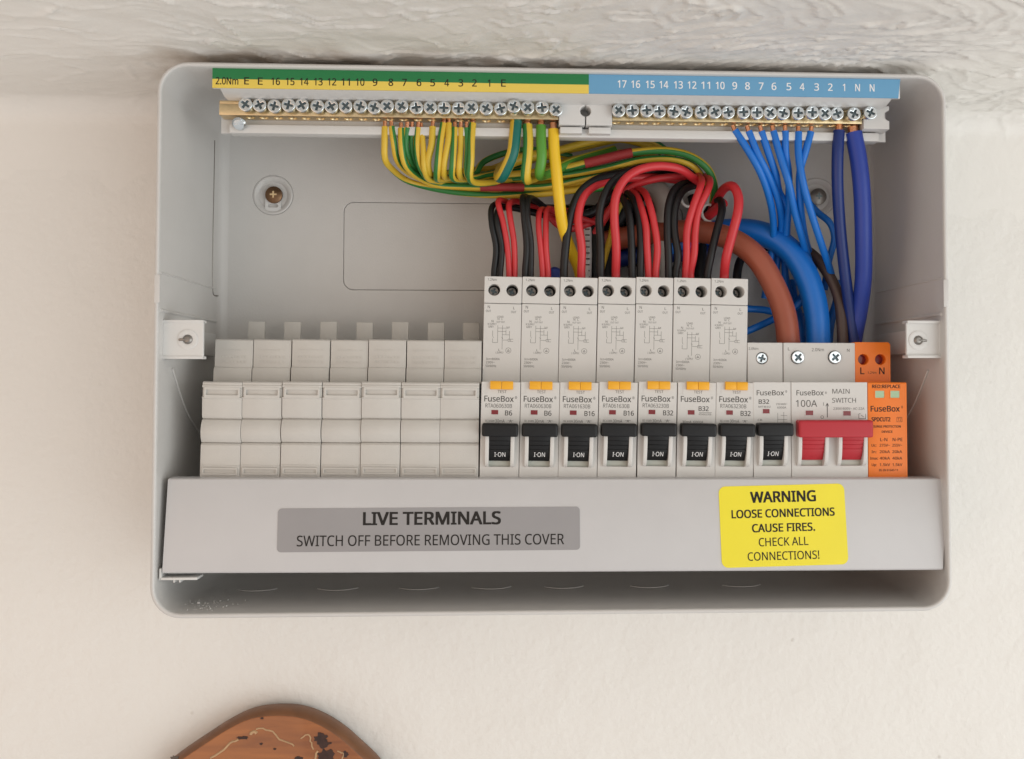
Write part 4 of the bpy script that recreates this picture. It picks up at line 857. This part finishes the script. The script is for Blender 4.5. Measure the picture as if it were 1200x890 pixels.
# ------------------------------------------------------------------ wooden plaque below
WY = BACK-14
out = [(200.5, 890), (216, 878.5), (245, 859), (272, 842), (296, 831), (325, 827), (354, 829), (380.6, 838.7), (404.7, 854), (424, 871), (442, 888)]
top = [PX(u, v, WY+7) for u, v in out]
cx = sum(p[0] for p in top)/len(top); zb_ = top[0][1]
low = [(top[-1][0]+8, zb_-12), (top[-1][0]+12, zb_-32), (top[-1][0]+4, zb_-60), (cx+20, zb_-86), (cx-15, zb_-90), (top[0][0]-6, zb_-64), (top[0][0]-14, zb_-34), (top[0][0]-9, zb_-12)]
ol = [np.array((p[0], 0, p[1])) for p in top+low]; ol = curve_pts(ol+[ol[0]], 3.0)[:-1]
oc = sum(ol)/len(ol)
def wood_mat():
    m = bpy.data.materials.new('varnished_wood'); m.use_nodes = True; nt = m.node_tree; b = nt.nodes['Principled BSDF']; Lk = nt.links.new
    b.inputs['Roughness'].default_value = .26; b.inputs['Coat Weight'].default_value = .6
    tc = nt.nodes.new('ShaderNodeTexCoord'); mp = nt.nodes.new('ShaderNodeMapping'); mp.inputs['Scale'].default_value = (18, 30, 170); Lk(tc.outputs['Object'], mp.inputs[0])
    n = nt.nodes.new('ShaderNodeTexNoise'); n.inputs['Scale'].default_value = 1; n.inputs['Detail'].default_value = 6; n.inputs['Distortion'].default_value = .6; Lk(mp.outputs[0], n.inputs['Vector'])
    r = nt.nodes.new('ShaderNodeValToRGB'); e = r.color_ramp.elements; e[0].position = .3; e[0].color = (.20, .058, .013, 1); e[1].position = .7; e[1].color = (.38, .125, .027, 1)
    Lk(n.outputs['Fac'], r.inputs[0]); Lk(r.outputs[0], b.inputs['Base Color'])
    bp = nt.nodes.new('ShaderNodeBump'); bp.inputs['Strength'].default_value = .15; bp.inputs['Distance'].default_value = .0005; Lk(n.outputs['Fac'], bp.inputs['Height']); Lk(bp.outputs[0], b.inputs['Normal'])
    return m
M['wood'] = wood_mat(); M['wood_edge'] = mat('dark_wood_edge', (.19, .078, .03), .45, bump=.4, bscale=300, var=.3, vscale=120)
M['carve'] = mat('pale_carving', (.50, .32, .17), .5, var=.2, vscale=300); M['burn'] = mat('burnt_wood', (.045, .016, .010), .6, bump=.6, bscale=400, var=.5, vscale=500); M['bark'] = mat('grey_bark', (.13, .10, .08), .8, bump=.8, bscale=300, var=.4, vscale=200)
wo = (oc[0], BACK, oc[2])
pl = thing('wooden_plaque', 'varnished wooden plaque with pale carved line hanging below the box', 'plaque', wo)
def shrink(k, y): return [(oc[0]+(p[0]-oc[0])*k, y, oc[2]+(p[2]-oc[2])*k) for p in ol]
RIM = [(.985, BACK-1), (1.0, WY+9), (1.0, WY+6), (.99, WY+2.2), (.97, WY+.6), (.953, WY)]
V, F = [], []; n = len(ol)
for k, y in RIM: V += shrink(k, y)
for j in range(len(RIM)-1):
    for i in range(n): F.append([j*n+i, j*n+(i+1) % n, (j+1)*n+(i+1) % n, (j+1)*n+i])
F.append([i for i in range(n)])
mk('edge', (V, F), M['wood_edge'], pl, org=wo, angle=60)
V = shrink(.953, WY)+shrink(.948, WY-.15); F = [[i, (i+1) % n, n+(i+1) % n, n+i] for i in range(n)]+[[n+i for i in range(n)]]
mk('face', (V, F), M['wood'], pl, org=wo, angle=20)
def path3(pts, r, m, nm):
    q = [np.array(P(u, v, WY-.15)) for u, v in pts]
    mk(nm, tube([p+np.array([random.uniform(-.3, .3), 0, random.uniform(-.3, .3)]) for p in curve_pts(q, 3)], r, 6, smooth_path=False), M[m], pl, org=wo)
path3([(247, 889), (262, 879), (270, 871), (280, 867)], .55, 'carve', 'carved_line')
path3([(293, 861), (298, 857), (300, 859)], .8, 'carve', 'carved_line')
path3([(300, 854), (312, 855), (322, 860), (328, 866), (340, 871), (345, 874)], .4, 'carve', 'carved_line')
path3([(352, 866), (361, 861), (364, 868), (367, 878)], .35, 'carve', 'carved_line')
path3([(372, 880), (369, 890), (366, 905)], .5, 'carve', 'carved_line'); path3([(395, 881), (402, 883), (400, 892)], .35, 'carve', 'carved_line')
def blotch(u, v, w_, h_, seed, y=-.25):
    r2 = random.Random(seed); c = P(u, v, WY+y); o_ = []
    for i in range(22):
        a = 2*math.pi*i/22; k = r2.uniform(.6, 1.1); o_.append((c[0]+w_*k*math.cos(a), c[2]+h_*k*math.sin(a)))
    return plate([o_], WY+y-.15, .4, .05)
mk('burnt_patch', [blotch(376, 866, 3.6, 3.4, 1)], M['burn'], pl, org=wo); mk('burnt_patch', [blotch(380, 872, 3.4, 2.2, 2, -.3)], M['burn'], pl, org=wo)
mk('burnt_patch', [blotch(383, 886, 4.6, 4.0, 3)], M['burn'], pl, org=wo); mk('burnt_patch', [blotch(405, 884, 1.8, 1.6, 4)], M['burn'], pl, org=wo)
mk('burnt_patch', [blotch(284, 865, 3.0, .9, 5)], M['burn'], pl, org=wo); mk('burnt_patch', [blotch(350, 889, 2.2, 1.2, 6)], M['burn'], pl, org=wo)
for k, (u, v) in enumerate(((307, 842), (306, 872), (322, 878))): mk('burnt_fleck', [blotch(u, v, .9, .6, 10+k)], M['burn'], pl, org=wo)
mk('bark_patch', [blotch(205, 889, 2.6, 1.6, 31, 1.2)], M['bark'], pl, org=wo)
